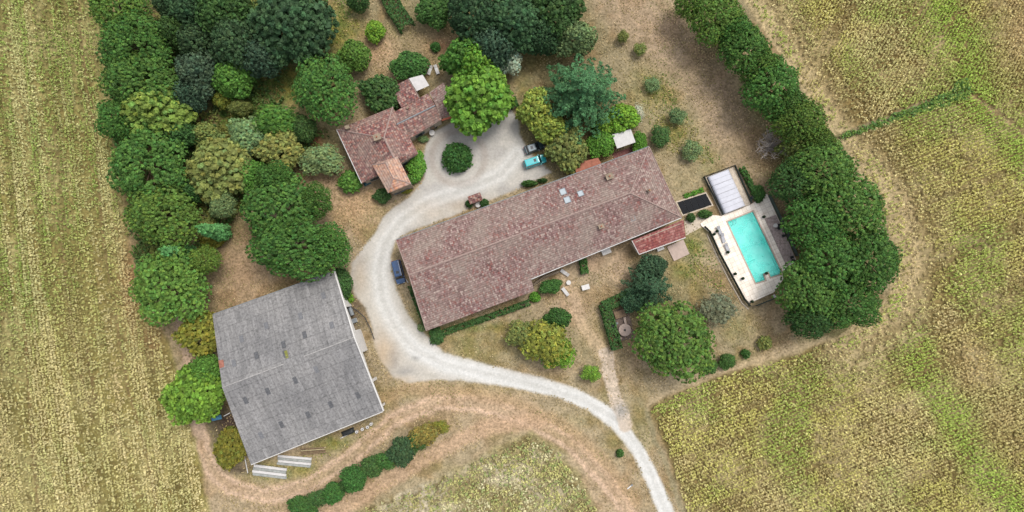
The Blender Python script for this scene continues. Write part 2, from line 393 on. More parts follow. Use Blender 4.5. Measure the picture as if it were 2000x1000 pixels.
def sheet_mat(name, c, c2, pitch=.9, amt=.5):
    """corrugated fibre cement: uv in metres"""
    m, nt, b = newmat(name)
    uv = N(nt, 'ShaderNodeUVMap')
    sx = N(nt, 'ShaderNodeSeparateXYZ'); nt.links.new(uv.outputs[0], sx.inputs[0])
    def stripes(o, period, lo, hi, w):
        d = N(nt, 'ShaderNodeMath', operation='DIVIDE'); d.inputs[1].default_value = period; nt.links.new(o, d.inputs[0])
        f = N(nt, 'ShaderNodeMath', operation='FRACT'); nt.links.new(d.outputs[0], f.inputs[0])
        return ramp(nt, f.outputs[0], [(0, g1(lo)), (w, g1(hi)), (1 - w, g1(hi)), (1, g1(lo))]), d
    s1, d1 = stripes(sx.outputs['X'], pitch, .84, 1.0, .14); s2, d2 = stripes(sx.outputs['Y'], 2.45, .72, 1.0, .05)
    big = noise(nt, uv.outputs[0], .12, 4, .6); fine = noise(nt, uv.outputs[0], 2.2, 4, .8)
    sc = N(nt, 'ShaderNodeVectorMath', operation='MULTIPLY'); sc.inputs[1].default_value = (1.6, .16, 1); nt.links.new(uv.outputs[0], sc.inputs[0])
    streak = noise(nt, sc.outputs[0], 1.0, 4, .7)
    c0 = mixc(nt, ramp(nt, big.outputs[0], [(.35, g1(0)), (.65, g1(1))]).outputs[0], c, c2)
    cb = mixc(nt, 1.0, c0, ramp(nt, fine.outputs[0], [(.34, g1(.55)), (.5, g1(.98)), (.7, g1(1.28))]).outputs[0], 'MULTIPLY')
    cb = mixc(nt, 1.0, cb, ramp(nt, streak.outputs[0], [(.3, g1(.78)), (.7, g1(1.15))]).outputs[0], 'MULTIPLY')
    fl = N(nt, 'ShaderNodeVectorMath', operation='DIVIDE'); fl.inputs[1].default_value = (pitch, 2.45, 1); nt.links.new(uv.outputs[0], fl.inputs[0])
    f2 = N(nt, 'ShaderNodeVectorMath', operation='FLOOR'); nt.links.new(fl.outputs[0], f2.inputs[0])
    w2 = N(nt, 'ShaderNodeTexWhiteNoise', noise_dimensions='2D'); nt.links.new(f2.outputs[0], w2.inputs['Vector'])
    cb = mixc(nt, 1.0, cb, ramp(nt, w2.outputs['Value'], [(0, g1(.9)), (1, g1(1.08))]).outputs[0], 'MULTIPLY')
    cb = mixc(nt, 1.0, mixc(nt, 1.0, cb, s1.outputs[0], 'MULTIPLY'), s2.outputs[0], 'MULTIPLY')
    nt.links.new(cb, b.inputs['Base Color']); b.inputs['Roughness'].default_value = .85; b.inputs['Specular IOR Level'].default_value = .2
    bump(nt, b, fine.outputs[0], .4, .05)
    return m
def paint_mat(name, c, rough=.25):
    m, nt, b = newmat(name); b.inputs['Base Color'].default_value = c
    b.inputs['Roughness'].default_value = rough; b.inputs['Coat Weight'].default_value = .5; b.inputs['Coat Roughness'].default_value = .1
    tc = N(nt, 'ShaderNodeTexCoord'); n = noise(nt, tc.outputs['Object'], 6, 3)
    nt.links.new(mixc(nt, 1.0, c, ramp(nt, n.outputs[0], [(.3, g1(.88)), (.7, g1(1.05))]).outputs[0], 'MULTIPLY'), b.inputs['Base Color'])
    return m

M = {}
M['ground'] = ground_mat('ground_soil'); M['road'] = ground_mat('road_gravel', .9)
M['leaf'] = leaf_mat('leaves')
M['bark'] = simple('bark', S(120, 98, 80), .95, .4, 5); M['greybark'] = simple('grey_bark', S(186, 176, 168), .95, .3, 5)
M['tile'] = tile_mat('clay_tiles_weathered', [S(144, 112, 108), S(156, 128, 122), S(130, 98, 96), S(168, 144, 136), S(144, 94, 88), S(150, 120, 116), S(120, 92, 88), S(182, 160, 150), S(148, 116, 110)], S(164, 148, 136), .75, .28, .42)
M['tile_red'] = tile_mat('clay_tiles_red', [S(152, 106, 100), S(172, 132, 120), S(134, 90, 90), S(184, 154, 140), S(160, 98, 88), S(142, 110, 106), S(114, 84, 82)], S(156, 138, 126), .65, .3, .44)
M['tile_new'] = tile_mat('clay_tiles_new', [S(160, 92, 88), S(176, 112, 104), S(146, 86, 84), S(188, 134, 124), S(160, 94, 86)], S(164, 124, 118), .5)
M['tile_orange'] = tile_mat('clay_tiles_orange', [S(204, 150, 124), S(216, 172, 146), S(190, 136, 110), S(206, 160, 140), S(218, 160, 124), S(190, 160, 144)], S(186, 166, 152), .7)
M['terracotta'] = simple('terracotta_floor', S(190, 108, 82), .9, .3, 3)
M['cap'] = simple('ridge_mortar', S(178, 154, 144), .9, .3, 4)
M['sheet'] = sheet_mat('fibre_cement_sheet', S(164, 161, 158), S(142, 140, 139))
M['stackA'] = sheet_mat('stacked_sheet', S(205, 205, 200), S(180, 182, 178), .5)
M['render'] = simple('lime_render', S(205, 190, 168), .9, .25, 1.5); M['stone'] = simple('stone_wall', S(170, 152, 130), .95, .4, 2)
M['white'] = simple('white_paint', S(238, 234, 228), .6, .1, 2, bmp=0); M['offwhite'] = simple('canvas_white', S(232, 228, 224), .8, .12, 1.5, bmp=.1)
M['ridge'] = simple('pale_ridge', S(190, 186, 182), .8, .35, 2); M['grey'] = simple('grey_metal', S(150, 155, 158), .5, .2, 3); M['dark'] = simple('dark_metal', S(48, 52, 52), .5, .3, 4)
M['darkgreen'] = simple('dark_green_mesh', S(74, 88, 80), .8, .3, 4); M['black'] = simple('black_rubber', S(26, 28, 32), .8, .3, 2)
M['wood'] = simple('weathered_wood', S(150, 125, 100), .85, .35, 4); M['deckwood'] = sheet_mat('grey_decking', S(206, 186, 178), S(190, 172, 166), .3)
M['concrete'] = simple('pale_concrete', S(244, 234, 222, 1.3), .9, .2, .9); m_, nt_, b_ = newmat('pool_paving'); tc_ = N(nt_, 'ShaderNodeTexCoord'); mp_ = N(nt_, 'ShaderNodeMapping'); mp_.inputs['Rotation'].default_value = (0, 0, rad(-23)); nt_.links.new(tc_.outputs['Object'], mp_.inputs[0])
br_ = N(nt_, 'ShaderNodeTexBrick'); br_.offset = 0; nt_.links.new(mp_.outputs[0], br_.inputs['Vector'])
for k_, v_ in (('Color1', S(246, 236, 222, 1.35)), ('Color2', S(240, 229, 214, 1.3)), ('Mortar', S(224, 208, 192, 1.1)), ('Scale', 1.0), ('Mortar Size', .035), ('Brick Width', .9), ('Row Height', .9)): br_.inputs[k_].default_value = v_
nn_ = noise(nt_, tc_.outputs['Object'], .8, 5, .7)
nt_.links.new(mixc(nt_, 1.0, br_.outputs[0], ramp(nt_, nn_.outputs[0], [(.32, (.84, .81, .76, 1)), (.55, g1(1.02))]).outputs[0], 'MULTIPLY'), b_.inputs['Base Color']); b_.inputs['Roughness'].default_value = .85
M['paving'] = m_
M['pink'] = simple('pink_paving', S(206, 184, 170), .9, .15, 1.5)
M['crazy'] = simple('stone_paving', S(224, 208, 186), .9, .3, 2.5)
M['glass'] = paint_mat('dark_glass', (.02, .025, .03, 1), .08)
M['tyre'] = simple('tyre', S(40, 40, 42), .9, .2, 6); M['rim'] = simple('rim', S(160, 162, 165), .4, .1, 6, .6)
M['teal'] = paint_mat('teal_paint', S(60, 200, 205)); M['silver'] = paint_mat('silver_paint', S(158, 172, 176), .2); M['slate'] = paint_mat('dark_slate_paint', S(62, 80, 84)); M['navy'] = paint_mat('blue_paint', S(56, 88, 132))
M['lamp'] = paint_mat('headlamp', S(235, 235, 230), .1); M['red'] = paint_mat('tail_lamp', S(150, 30, 25), .2)
M['blue'] = simple('blue_tarp', S(100, 165, 200), .6, .2, 3); M['fabric'] = simple('grey_fabric', S(196, 196, 200), .8, .15, 5)
M['orange'] = simple('orange_brick', S(206, 120, 88), .9, .3, 5); M['clay'] = simple('clay_pot', S(170, 110, 85), .9, .2, 5)
M['frame_blue'] = simple('bluegrey_frame', S(92, 104, 108), .6, .2, 5)

# ------------------------------------------------------------------ ground sheet, road, crops
def axis(lo, hi, step, far):
    mid = list(np.arange(lo, hi + 1e-6, step)); out = []
    d = step; p = hi
    while p < far: d *= 1.6; p += d; out.append(p)
    pre = []; d = step; p = lo
    while p > -far: d *= 1.6; p -= d; pre.append(p)
    return np.array(pre[::-1] + mid + out)
gx = axis(-118, 118, .26, 2500); gy = axis(-62, 74, .26, 2500)
X, Y = np.meshgrid(gx, gy); nx, ny = len(gx), len(gy)
ZG = (fbm(X, Y, 9, 71) - .5) * .0
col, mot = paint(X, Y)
gpx, gpy = PX(X, Y)
inpool = inside(gpx, gpy, [(p[0], p[1]) for p in POOL])
ids = np.arange(nx * ny).reshape(ny, nx)
Q = np.stack([ids[:-1, :-1], ids[:-1, 1:], ids[1:, 1:], ids[1:, :-1]], -1)
def cellall(mask): return mask[:-1, :-1] & mask[:-1, 1:] & mask[1:, 1:] & mask[1:, :-1]
DECKHOLE = sdf(gpx, gpy, [(1418, 433), (1470, 411), (1529, 535), (1475, 556)]) > 0
hole = cellall(DECKHOLE)
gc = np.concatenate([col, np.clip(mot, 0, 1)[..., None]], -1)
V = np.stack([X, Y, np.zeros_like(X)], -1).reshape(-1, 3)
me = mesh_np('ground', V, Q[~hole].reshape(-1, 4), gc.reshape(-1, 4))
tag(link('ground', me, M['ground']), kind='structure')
gs = sdf(gpx + (fbm(X, Y, 1.2, 5) - .5) * 3.5, gpy + (fbm(X, Y, 1.2, 9) - .5) * 3.5, GRAVEL)
rc_ = cellall(gs > 0)
def subsheet(name, sel, z, m):
    f = Q[sel].reshape(-1, 4); u, inv = np.unique(f, return_inverse=True)
    v = V[u].copy(); v[:, 2] = z
    me = mesh_np(name, v, inv.reshape(-1, 4), gc.reshape(-1, 4)[u])
    return tag(link(name, me, m), kind='structure')
subsheet('road', rc_, .012, M['road'])
pc = cellall((seg_d(gpx, gpy, PATH_B) < 13) & (gs < 0))
subsheet('path', pc, .012, M['road'])

rngG = np.random.default_rng(7)
def nrm(a): return a / (np.linalg.norm(a, axis=-1, keepdims=True) + 1e-9)
def cards(Cc, Nn, su, sv, rng, bend=.25):
    t = rng.normal(size=Cc.shape); u = nrm(np.cross(Nn, t)); v = np.cross(Nn, u)
    su = np.asarray(su).reshape(-1, 1) * np.ones((len(Cc), 1)); sv = np.asarray(sv).reshape(-1, 1) * np.ones((len(Cc), 1))
    vs = np.stack([Cc - u * su - Nn * su * bend, Cc - v * sv, Cc + u * su - Nn * su * bend, Cc + v * sv], 1).reshape(-1, 3)
    return vs, np.arange(len(vs)).reshape(-1, 4)

def crop(name, F, ang, row, step, nleaf, colf, label, dens, hgt=.62, pad=14, size=.235):
    xs = [G(p[0], p[1]) for p in F]
    a = rad(ang); ux, uy = math.cos(a), math.sin(a)
    R = 175; n1 = int(2 * R / row); n2 = int(2 * R / step)
    A, B = np.meshgrid(np.arange(n1) * row - R, np.arange(n2) * step - R); A = A.ravel(); B = B.ravel()
    A = A + rngG.normal(0, row * .09, A.shape) + (vn(B, A * 0, 9, 5) - .5) * .5; B = B + rngG.uniform(-.5, .5, B.shape) * step
    x = -uy * A + ux * B; y = ux * A + uy * B
    k = (np.abs(x) < 100 + pad) & (y > -50 - pad + 5) & (y < 57 + pad); x = x[k]; y = y[k]; A = A[k]; B = B[k]
    px, py = PX(x, y)
    s = sdf(px + (fbm(x, y, 2, 61) - .5) * 12, py, F); k = s > 2
    x, y, px, py, s, A, B = [q[k] for q in (x, y, px, py, s, A, B)]
    k = rngG.random(len(x)) < dens(x, y, px, py, s, A, B)
    x, y, px, py, s, A, B = [q[k] for q in (x, y, px, py, s, A, B)]
    cc = colf(x, y, px, py, s, A, B)
    n = len(x); sz = size * rngG.uniform(.65, 1.35, n)
    x = np.repeat(x, nleaf); y = np.repeat(y, nleaf); sz = np.repeat(sz, nleaf)
    th = rngG.uniform(0, 2 * math.pi, n * nleaf); rr = rngG.uniform(.1, 1.0, n * nleaf) * sz * 1.3
    z = hgt * rngG.uniform(.3, 1.15, n * nleaf)
    Cc = np.stack([x + np.cos(th) * rr, y + np.sin(th) * rr, z], -1)
    Nn = nrm(np.stack([np.cos(th) * .9, np.sin(th) * .9, np.ones_like(th)], -1) + rngG.normal(0, .45, (n * nleaf, 3)))
    vs, fs = cards(Cc, Nn, sz * rngG.uniform(.6, 1.2, n * nleaf), sz * .62, rngG)
    col = np.repeat(cc, nleaf, 0) * rngG.uniform(.78, 1.24, (n * nleaf, 1))
    me = mesh_np(name, vs, fs, np.repeat(col, 4, 0))
    o = link(name, me, M['leaf']); tag(o, label, 'crop', kind='stuff')
    print(name, n, 'plants'); return o
def L3(*c): return lin(c) / GAIN * 1.6
def lerp(A, B, m): return A + (B - A) * np.clip(m, 0, 1)[:, None]
def col_left(x, y, px, py, s, A, B):
    base = np.zeros((len(x), 3)) + L3(178, 178, 106)
    st = vn(A, B, .9, 81) * .25 + vn(A, B / 40, 1.3, 82) * .4 + vn(A, B / 60, 3.2, 85) * .35
    c = lerp(base, L3(146, 134, 84), sm(st, .42, .64) * .85)
    g = sm(fbm(x, y, 8, 83), .45, .7) * .8 + blobs(px, py, [(70, 110, 60, 60, .7), (30, 230, 50, 60, .5), (100, 430, 70, 80, .6), (200, 380, 40, 60, .4), (60, 560, 60, 60, .5), (210, 660, 30, 60, .5), (60, 820, 60, 30, .3)])
    c = lerp(c, L3(138, 156, 76), g)
    c = lerp(c, L3(142, 162, 82), sm(-py, -620, -150) * .75)
    rb = rowband(px, py); c = lerp(c, L3(206, 192, 148), sm(rb, .05, .5) * .6); c = lerp(c, L3(134, 130, 74), sm(-rb, .05, .5) * .65)
    c = lerp(c, L3(184, 156, 112), blobs(px, py, [(262, 540, 24, 110, .8), (300, 650, 26, 60, .6), (230, 760, 14, 120, .4)]))
    c = lerp(c, L3(208, 198, 144), sm(rngG.random(len(x)), .7, 1) * .6)
    return lerp(c, L3(206, 192, 144), sm(py, 500, 850) * .5)
def dens_left(x, y, px, py, s, A, B):
    d = np.minimum(seg_d(px, py, [(150, -50), (162, 110), (188, 270), (200, 450), (216, 560)]), seg_d(px, py, [(224, 610), (250, 760), (290, 900), (310, 1020)]))
    d = np.minimum(d, seg_d(px, py, [(48, 620), (60, 820), (76, 1010)]))
    st = vn(A, B / 25, 1.1, 88)
    return np.clip(.85 + .4 * fbm(x, y, 6, 84), 0, .97) * (.25 + .75 * sm(d, 1, 5)) * sm(s, 0, 16) * (.5 + .54 * sm(st, .3, .6)) * (1 - .4 * sm(-rowband(px, py), .1, .6))
crop('crop_field', LEFT, 98.5, .66, .30, 6, col_left, 'yellowing crop in the field left of the trees with long faint rows', dens_left, size=.185)
GSW = [(1800, -60), (1850, 30), (1895, 120), (1910, 190), (1960, 270), (2040, 360)]
GSW2 = [(1760, 600), (1790, 680), (1830, 760), (1880, 850), (1950, 950), (2010, 1040)]
def col_right(x, y, px, py, s, A, B):
    base = np.zeros((len(x), 3)) + L3(190, 184, 108)
    c = lerp(base, L3(164, 150, 98), sm(vn(A, B, .8, 91) * .3 + vn(A, B / 50, 1.5, 97) * .4 + fbm(x, y, 3, 92) * .3, .42, .66))
    c = lerp(c, L3(156, 172, 84), sm(fbm(x, y, 9, 93), .38, .66) * .85)
    c = lerp(c, L3(206, 190, 142), sm(fbm(x, y, 12, 193), .5, .75) * .6)
    g = sm(-np.minimum(seg_d(px, py, GSW), seg_d(px, py, GSW2)), -55, -12) * .9
    c = lerp(c, L3(160, 184, 82), g * (.6 + .7 * fbm(x, y, 3, 194)))
    br = blobs(px, py, [(1990, 60, 60, 120, 1.0), (1960, 210, 30, 60, .4), (1900, 720, 70, 60, .8), (1960, 830, 60, 70, .7), (2000, 560, 60, 60, .4), (1640, 200, 60, 60, .3)])
    c = lerp(c, L3(186, 164, 116), br)
    md = seg_d(px, py, MGN); c = lerp(c, L3(210, 192, 146), sm(vn(md, px * 0, 9, 98), .45, .7) * sm(-md, -110, -40) * .8); c = lerp(c, L3(146, 132, 88), sm(vn(md, px * 0, 7, 99), .6, .75) * sm(-md, -130, -40) * .6)
    c = lerp(c, L3(222, 212, 150), sm(rngG.random(len(x)), .7, 1) * (1 - g) * .6)
    return c
def dens_right(x, y, px, py, s, A, B):
    mgn = [(1452, 0), (1500, 72), (1560, 165), (1630, 265), (1700, 345), (1740, 400), (1775, 500), (1750, 590), (1650, 660)]
    d = seg_d(px, py, mgn)
    k = .45 + .55 * sm(d, 10, 80)
    k = k * (1 - blobs(px, py, [(1835, 565, 40, 40, .6), (1850, 700, 40, 40, .4), (1760, 95, 20, 20, .3), (1650, 220, 50, 40, .35)]))
    k = k * (1 - .45 * sm(vn(d, px * 0, 9, 98), .45, .7) * sm(-d, -110, -40))
    k = k * (1 - .35 * sm(vn(A, B / 50, 1.5, 97), .55, .8))
    return np.clip(k * (.8 + .4 * fbm(x, y, 3, 94)), 0, .97) * sm(s, 0, 8)
crop('crop_field', RUP, 58, .62, .30, 6, col_right, 'yellow green crop in the upper right field beyond the pine row', dens_right, .7, size=.19)
crop('crop_field', RLO, 21, .66, .29, 6, col_right, 'yellow green crop in the wide lower right field below the weedy ditch', dens_right, .7, size=.19)
def col_bot(x, y, px, py, s, A, B):
    c = np.zeros((len(x), 3)) + L3(184, 180, 118)
    c = lerp(c, L3(206, 198, 166), sm(fbm(x, y, 2.4, 95), .48, .7) * .7)
    c = lerp(c, L3(150, 140, 96), sm(vn(A, B / 40, 1.3, 197), .5, .7) * .7)
    return lerp(c, L3(138, 152, 92), sm(rngG.random(len(x)), .6, .85) * .8)
crop('crop_field', BOT, 24, .6, .42, 5, col_bot, 'pale dry crop in the small field at the bottom between two tracks', lambda x, y, px, py, s, A, B: .82 * sm(s, 0, 16), .55)
DITCH = [(1634, 264), (1690, 241), (1760, 214), (1810, 194), (1850, 176), (1866, 150), (1884, 152), (1900, 176), (1890, 196), (1840, 212), (1790, 228), (1760, 238), (1700, 258), (1645, 277)]
crop('weeds', DITCH, 21, .34, .3, 6, lambda x, y, px, py, s, A, B: lerp(np.zeros((len(x), 3)) + L3(126, 152, 72), L3(94, 128, 70), sm(rngG.random(len(x)), .3, .7)),
     'dark green weeds lining the ditch between the two right fields', lambda x, y, px, py, s, A, B: .25 + .6 * sm(s, 1, 8) * (.4 + fbm(x, y, 2, 7)), .7, size=.22)
# loose grass and weeds in the garden
GRASS = [(430, 150), (640, 40), (640, -20), (700, -20), (715, 60), (640, 110), (560, 130), (560, 230), (640, 260), (600, 300), (430, 270), (400, 200)]
def greens(x, y, px, py, s, A, B): return lerp(lerp(np.zeros((len(x), 3)) + L3(140, 142, 70), L3(98, 128, 52), sm(fbm(x, y, 3, 96), .4, .6)), L3(196, 178, 116), sm(rngG.random(len(x)), .7, .95))
crop('grass', GRASS, 30, .42, .42, 4, greens, 'rough green and yellow grass in the clearing among the trees', lambda x, y, px, py, s, A, B: sm(s, 0, 30) * .8, .3, size=.15)
for nm, P_, lb in (('grass', [(1340, 462), (1382, 458), (1400, 500), (1430, 560), (1400, 580), (1350, 560), (1318, 520), (1345, 500)], 'patchy green grass beside the left pool fence'),
                   ('grass', [(1240, 130), (1300, 140), (1340, 210), (1400, 290), (1420, 320), (1370, 330), (1290, 300), (1255, 240)], 'thin greenish grass around the small round bushes'),
                   ('weeds', [(500, 935), (560, 900), (640, 870), (700, 845), (745, 815), (755, 826), (700, 862), (640, 900), (580, 925), (520, 945)], 'green weeds along the south side of the grey barn')):
    crop(nm, P_, 10, .45, .45, 4, greens, lb, lambda x, y, px, py, s, A, B: sm(s, 0, 20) * .6, .25, size=.14)

EST = [(240, 0), (300, -40), (1440, -40), (1500, 120), (1640, 300), (1720, 420), (1730, 560), (1640, 650), (1300, 770), (1262, 800), (1300, 900), (1345, 1040), (1190, 1040),
       (1120, 890), (1040, 838), (960, 862), (690, 995), (600, 1040), (440, 1040), (400, 900), (345, 700), (290, 600), (240, 400), (225, 200)]
NOGO = [BARNP, [(774, 469), (1268, 287), (1340, 460), (1250, 497), (833, 646)], [(1365, 340), (1440, 320), (1520, 415), (1556, 505), (1463, 600), (1360, 440)], [(1318, 392), (1380, 372), (1392, 402), (1336, 424)]]
def dens_est(x, y, px, py, s, A, B):
    d = .25 + .75 * sm(fbm(x, y, 3.5, 120), .42, .68)
    g = sdf(px + (fbm(x, y, 1.2, 5) - .5) * 3.5, py + (fbm(x, y, 1.2, 9) - .5) * 3.5, GRAVEL)
    d = d * sm(-g, -1, 5) + .75 * sm(-np.abs(g + 1), -5, 0) * sm(fbm(x, y, 2, 130), .45, .6)
    d = d * (1 - .85 * sm(-seg_d(px, py, TRACK1), -16, -8)) * (1 - .8 * sm(-seg_d(px, py, PATH_A + PATH_B), -12, -7)) * (1 - .7 * sm(-seg_d(px, py, TRACK2), -14, -8))
    for P_ in NOGO: d = d * ~inside(px, py, P_)
    return d * sm(s, 0, 10)
def col_est(x, y, px, py, s, A, B):
    c = lerp(np.zeros((len(x), 3)) + L3(176, 156, 116), L3(146, 132, 88), sm(fbm(x, y, 2, 121), .4, .65))
    c = lerp(c, L3(206, 186, 148), sm(rngG.random(len(x)), .65, .95) * .8)
    c = lerp(c, L3(126, 132, 74), blobs(px, py, [(560, 170, 130, 70, .9), (480, 240, 120, 70, .9), (1350, 490, 40, 40, .9), (1290, 200, 70, 80, .5), (300, 300, 120, 300, .7), (600, 915, 120, 30, .5)]))
    return lerp(c, L3(120, 128, 72), sm(fbm(x, y, 5, 122), .55, .75) * .6)
WOOD = [(228, -60), (225, 120), (222, 260), (240, 400), (262, 520), (330, 600), (400, 560), (430, 470), (480, 420), (560, 340), (640, 290), (660, 250), (560, 230), (560, 150), (640, 100), (650, -60)]
crop('undergrowth', WOOD, 15, .5, .5, 7, lambda x, y, px, py, s, A, B: lerp(lerp(np.zeros((len(x), 3)) + L3(84, 108, 52), L3(124, 128, 66), sm(fbm(x, y, 4, 140), .45, .65)), L3(66, 92, 50), sm(rngG.random(len(x)), .6, .9)),
     'green brambles and undergrowth between the trees of the left wood', lambda x, y, px, py, s, A, B: sm(s, 0, 12) * (.25 + .75 * sm(fbm(x, y, 6, 141), .35, .6)) * (1 - .75 * blobs(px, py, [(560, 190, 70, 50, 1), (480, 240, 60, 30, 1)])), 1.1, size=.26)
crop('dry_grass', EST, 40, .5, .46, 4, col_est, 'short dry grass tufts and weeds scattered over the garden lawns and yard edges', dens_est, .16, size=.12)

# ------------------------------------------------------------------ foliage
def thin(P, dmin, rng, kmax):
    P = P[rng.permutation(len(P))]; keep = []; cell = {}
    for i, p in enumerate(P):
        k = tuple(np.floor(p / dmin).astype(int)); ok = True
        for a in (-1, 0, 1):
            for b in (-1, 0, 1):
                for c in (-1, 0, 1):
                    for j in cell.get((k[0] + a, k[1] + b, k[2] + c), ()):
                        if ((P[j] - p) ** 2).sum() < dmin * dmin: ok = False; break
                    if not ok: break
                if not ok: break
            if not ok: break
        if ok: cell.setdefault(k, []).append(i); keep.append(i)
        if len(keep) >= kmax: break
    return P[keep]
def clump_cards(P, D, rc, n, cs, rng, colr=.28, hue=.12, flat=.5, asp=.6):
    K = len(P); i = np.repeat(np.arange(K), n)
    dirs = nrm(D[i] * .9 + rng.normal(0, .8, (K * n, 3)))
    Cc = P[i] + dirs * rc * rng.uniform(.35, 1, (K * n, 1))
    Nn = nrm(dirs + np.array([0, 0, flat]) + rng.normal(0, .45, (K * n, 3)))
    s = cs * rng.uniform(.6, 1.3, K * n)
    vs, fs = cards(Cc, Nn, s, s * asp, rng)
    cb = rng.normal(1, colr, (K, 1)).clip(.5, 1.7) * np.ones((K, 3)); hh = rng.normal(0, hue, K).clip(-.22, .2); cb[:, 0] *= 1 + hh; cb[:, 2] *= 1 - hh * .5
    col = cb[i] * rng.uniform(.75, 1.25, (K * n, 1))
    return vs, np.repeat(col, 4, 0)
def crown(name, lobes, seed, dmin, rc, n, cs, zlow=-.35, kmax=1500, fill=.8, flat=.5, asp=.6, hue=.12, colr=.28, gap=.12):
    """lobes: list of (x,y,z,rx,ry,rz) ellipsoids; leaf clumps over their joint surface plus an inner layer"""
    rng = np.random.default_rng(seed); pts = []; L = np.array(lobes)
    for (x, y, z, a, b, c) in lobes:
        m = int(14 * a * b / dmin ** 2) + 30
        d = nrm(rng.normal(size=(m, 3))); d = d[d[:, 2] > zlow]
        pts.append(np.stack([x + d[:, 0] * a, y + d[:, 1] * b, z + d[:, 2] * c], -1))
    P = np.concatenate(pts)
    q = ((P[:, None, :] - L[None, :, :3]) / L[None, :, 3:]); ins = ((q ** 2).sum(-1) < .88).any(1); P = P[~ins]
    P = P + rng.normal(0, dmin * .16, P.shape)
    gx_ = vn(P[:, 0] + P[:, 2] * .7, P[:, 1] - P[:, 2] * .5, 1.5, seed); P = P[gx_ > gap]
    P = thin(P, dmin, rng, kmax)
    o_ = rng.random(len(P)) < .05; P[o_] += nrm(P[o_] - L[:, :3].mean(0)) * rng.uniform(.2, .6, (o_.sum(), 1))
    q = ((P[:, None, :] - L[None, :, :3]) / L[None, :, 3:] ** 2); k = (((P[:, None, :] - L[None, :, :3]) / L[None, :, 3:]) ** 2).sum(-1).argmin(1)
    D = nrm(q[np.arange(len(P)), k])
    v1, c1 = clump_cards(P, D, rc, n, cs, rng, colr, hue, flat, asp)
    cen = L[:, :3].mean(0)
    P2 = cen + (P - cen) * fill; P3 = cen + (P - cen) * np.array([.62, .62, .55]) ; P2 = np.concatenate([P2, P3[::2]]); D2 = np.concatenate([D, D[::2]])
    v2, c2 = clump_cards(P2, D2, rc * 1.2, max(4, n // 3), cs * 2.1, rng, .15, .05, 1.6, .9)
    vs = np.concatenate([v1, v2]); cc = np.concatenate([c1, c2])
    return mesh_np(name, vs, np.arange(len(vs)).reshape(-1, 4), cc)

def rl(seed, n, R, z, rxy, rz, spread=.62, main=.72, mz=None, drop=.1):
    r = random.Random(seed); L = [(0, 0, z, R * main, R * main * r.uniform(.88, 1.08), (mz or rz) * 1.05)]
    for i in range(n):
        a = 2 * math.pi * (i + r.uniform(-.3, .3)) / n; q = R * spread * r.uniform(.8, 1.15); s = R * rxy * r.uniform(.75, 1.2)
        L.append((math.cos(a) * q, math.sin(a) * q, z - drop * rz + r.uniform(-.25, .15) * rz, s, s * r.uniform(.85, 1.15), rz * r.uniform(.7, 1.0)))
    return L
def limbs(H, zc, R, r0, seed, n=6, up=.5, lean=0):
    r = random.Random(seed); m = MB(); k = Vector((r.uniform(-.3, .3), r.uniform(-.3, .3), 0))
    m.tube([(0, 0, -.15), (0, 0, .25), k * .5 + Vector((0, 0, zc * .5)), k + Vector((0, 0, zc))], [r0 * 1.35, r0, r0 * .85, r0 * .65], 9)
    for i in range(n):
        a = 2 * math.pi * (i + r.uniform(-.3, .3)) / n; q = R * r.uniform(.55, .8); s = Vector((math.cos(a), math.sin(a), 0)); z0 = zc * r.uniform(.72, .98)
        p0 = k * (z0 / zc) + Vector((0, 0, z0)); p2 = s * q + Vector((0, 0, zc + (H - zc) * up * r.uniform(.7, 1.1)))
        m.tube([p0, p0 + (p2 - p0) * .45 + Vector((0, 0, .15 * R * .3)), p2], [r0 * .5, r0 * .33, r0 * .1], 6)
        m.tube([p0 + (p2 - p0) * .45, p0 + (p2 - p0) * .75 + Vector((-s.y, s.x, .3)) * R * .18], [r0 * .28, r0 * .07], 5)
    return m
TPL = {}
def tmesh(mb, name, m):
    o = mb.build(name, m, smooth=True); me = o.data; bpy.data.objects.remove(o); return me
def tpl(kind, crowns, trunk, R, H): TPL[kind] = dict(c=crowns, t=trunk, R=R, H=H)
LN = dict()
tpl('pine', [crown('pine_crown', rl(s, n + 2, 7, 7.1, .36, 2.9, .62, .8, 3.9, .12), 100 + s, .54, .31, 22, .15, kmax=1900, zlow=-.3, fill=.86, colr=.34, hue=.16) for s, n in ((1, 7), (2, 6), (3, 8), (4, 5))],
    tmesh(limbs(11, 6.3, 7, .38, 1, 7), 'pine_trunk', M['bark']), 7, 11)
tpl('oak', [crown('oak_crown', rl(20 + s, n, 5, 6.0, .5, 3.2, .52, .72, 3.9), 200 + s, .52, .38, 22, .19, kmax=1300, zlow=-.6, asp=.75, hue=.06) for s, n in ((1, 6), (2, 7), (3, 5))],
    tmesh(limbs(10, 3.4, 5, .32, 2, 6, .6), 'oak_trunk', M['bark']), 5, 10)
tpl('leafy', [crown('leafy_crown', rl(30 + s, n, 5, 5.6, .46, 3.0, .56, .7, 4.0), 300 + s, .66, .44, 20, .25, kmax=1000, zlow=-.6, asp=.8, fill=.84, hue=.1, colr=.22) for s, n in ((1, 7), (2, 6))],
    tmesh(limbs(10, 3.2, 5, .3, 3, 6, .6), 'leafy_trunk', M['bark']), 5, 10)
tpl('loose', [crown('loose_crown', rl(40 + s, n, 4, 4.6, .42, 2.2, .6, .55, 2.6), 400 + s, .5, .4, 13, .17, kmax=800, zlow=-.5, fill=.75, hue=.14) for s, n in ((1, 6), (2, 5))],
    tmesh(limbs(7, 2.4, 4, .2, 4, 7, .6), 'loose_trunk', M['greybark']), 4, 7)
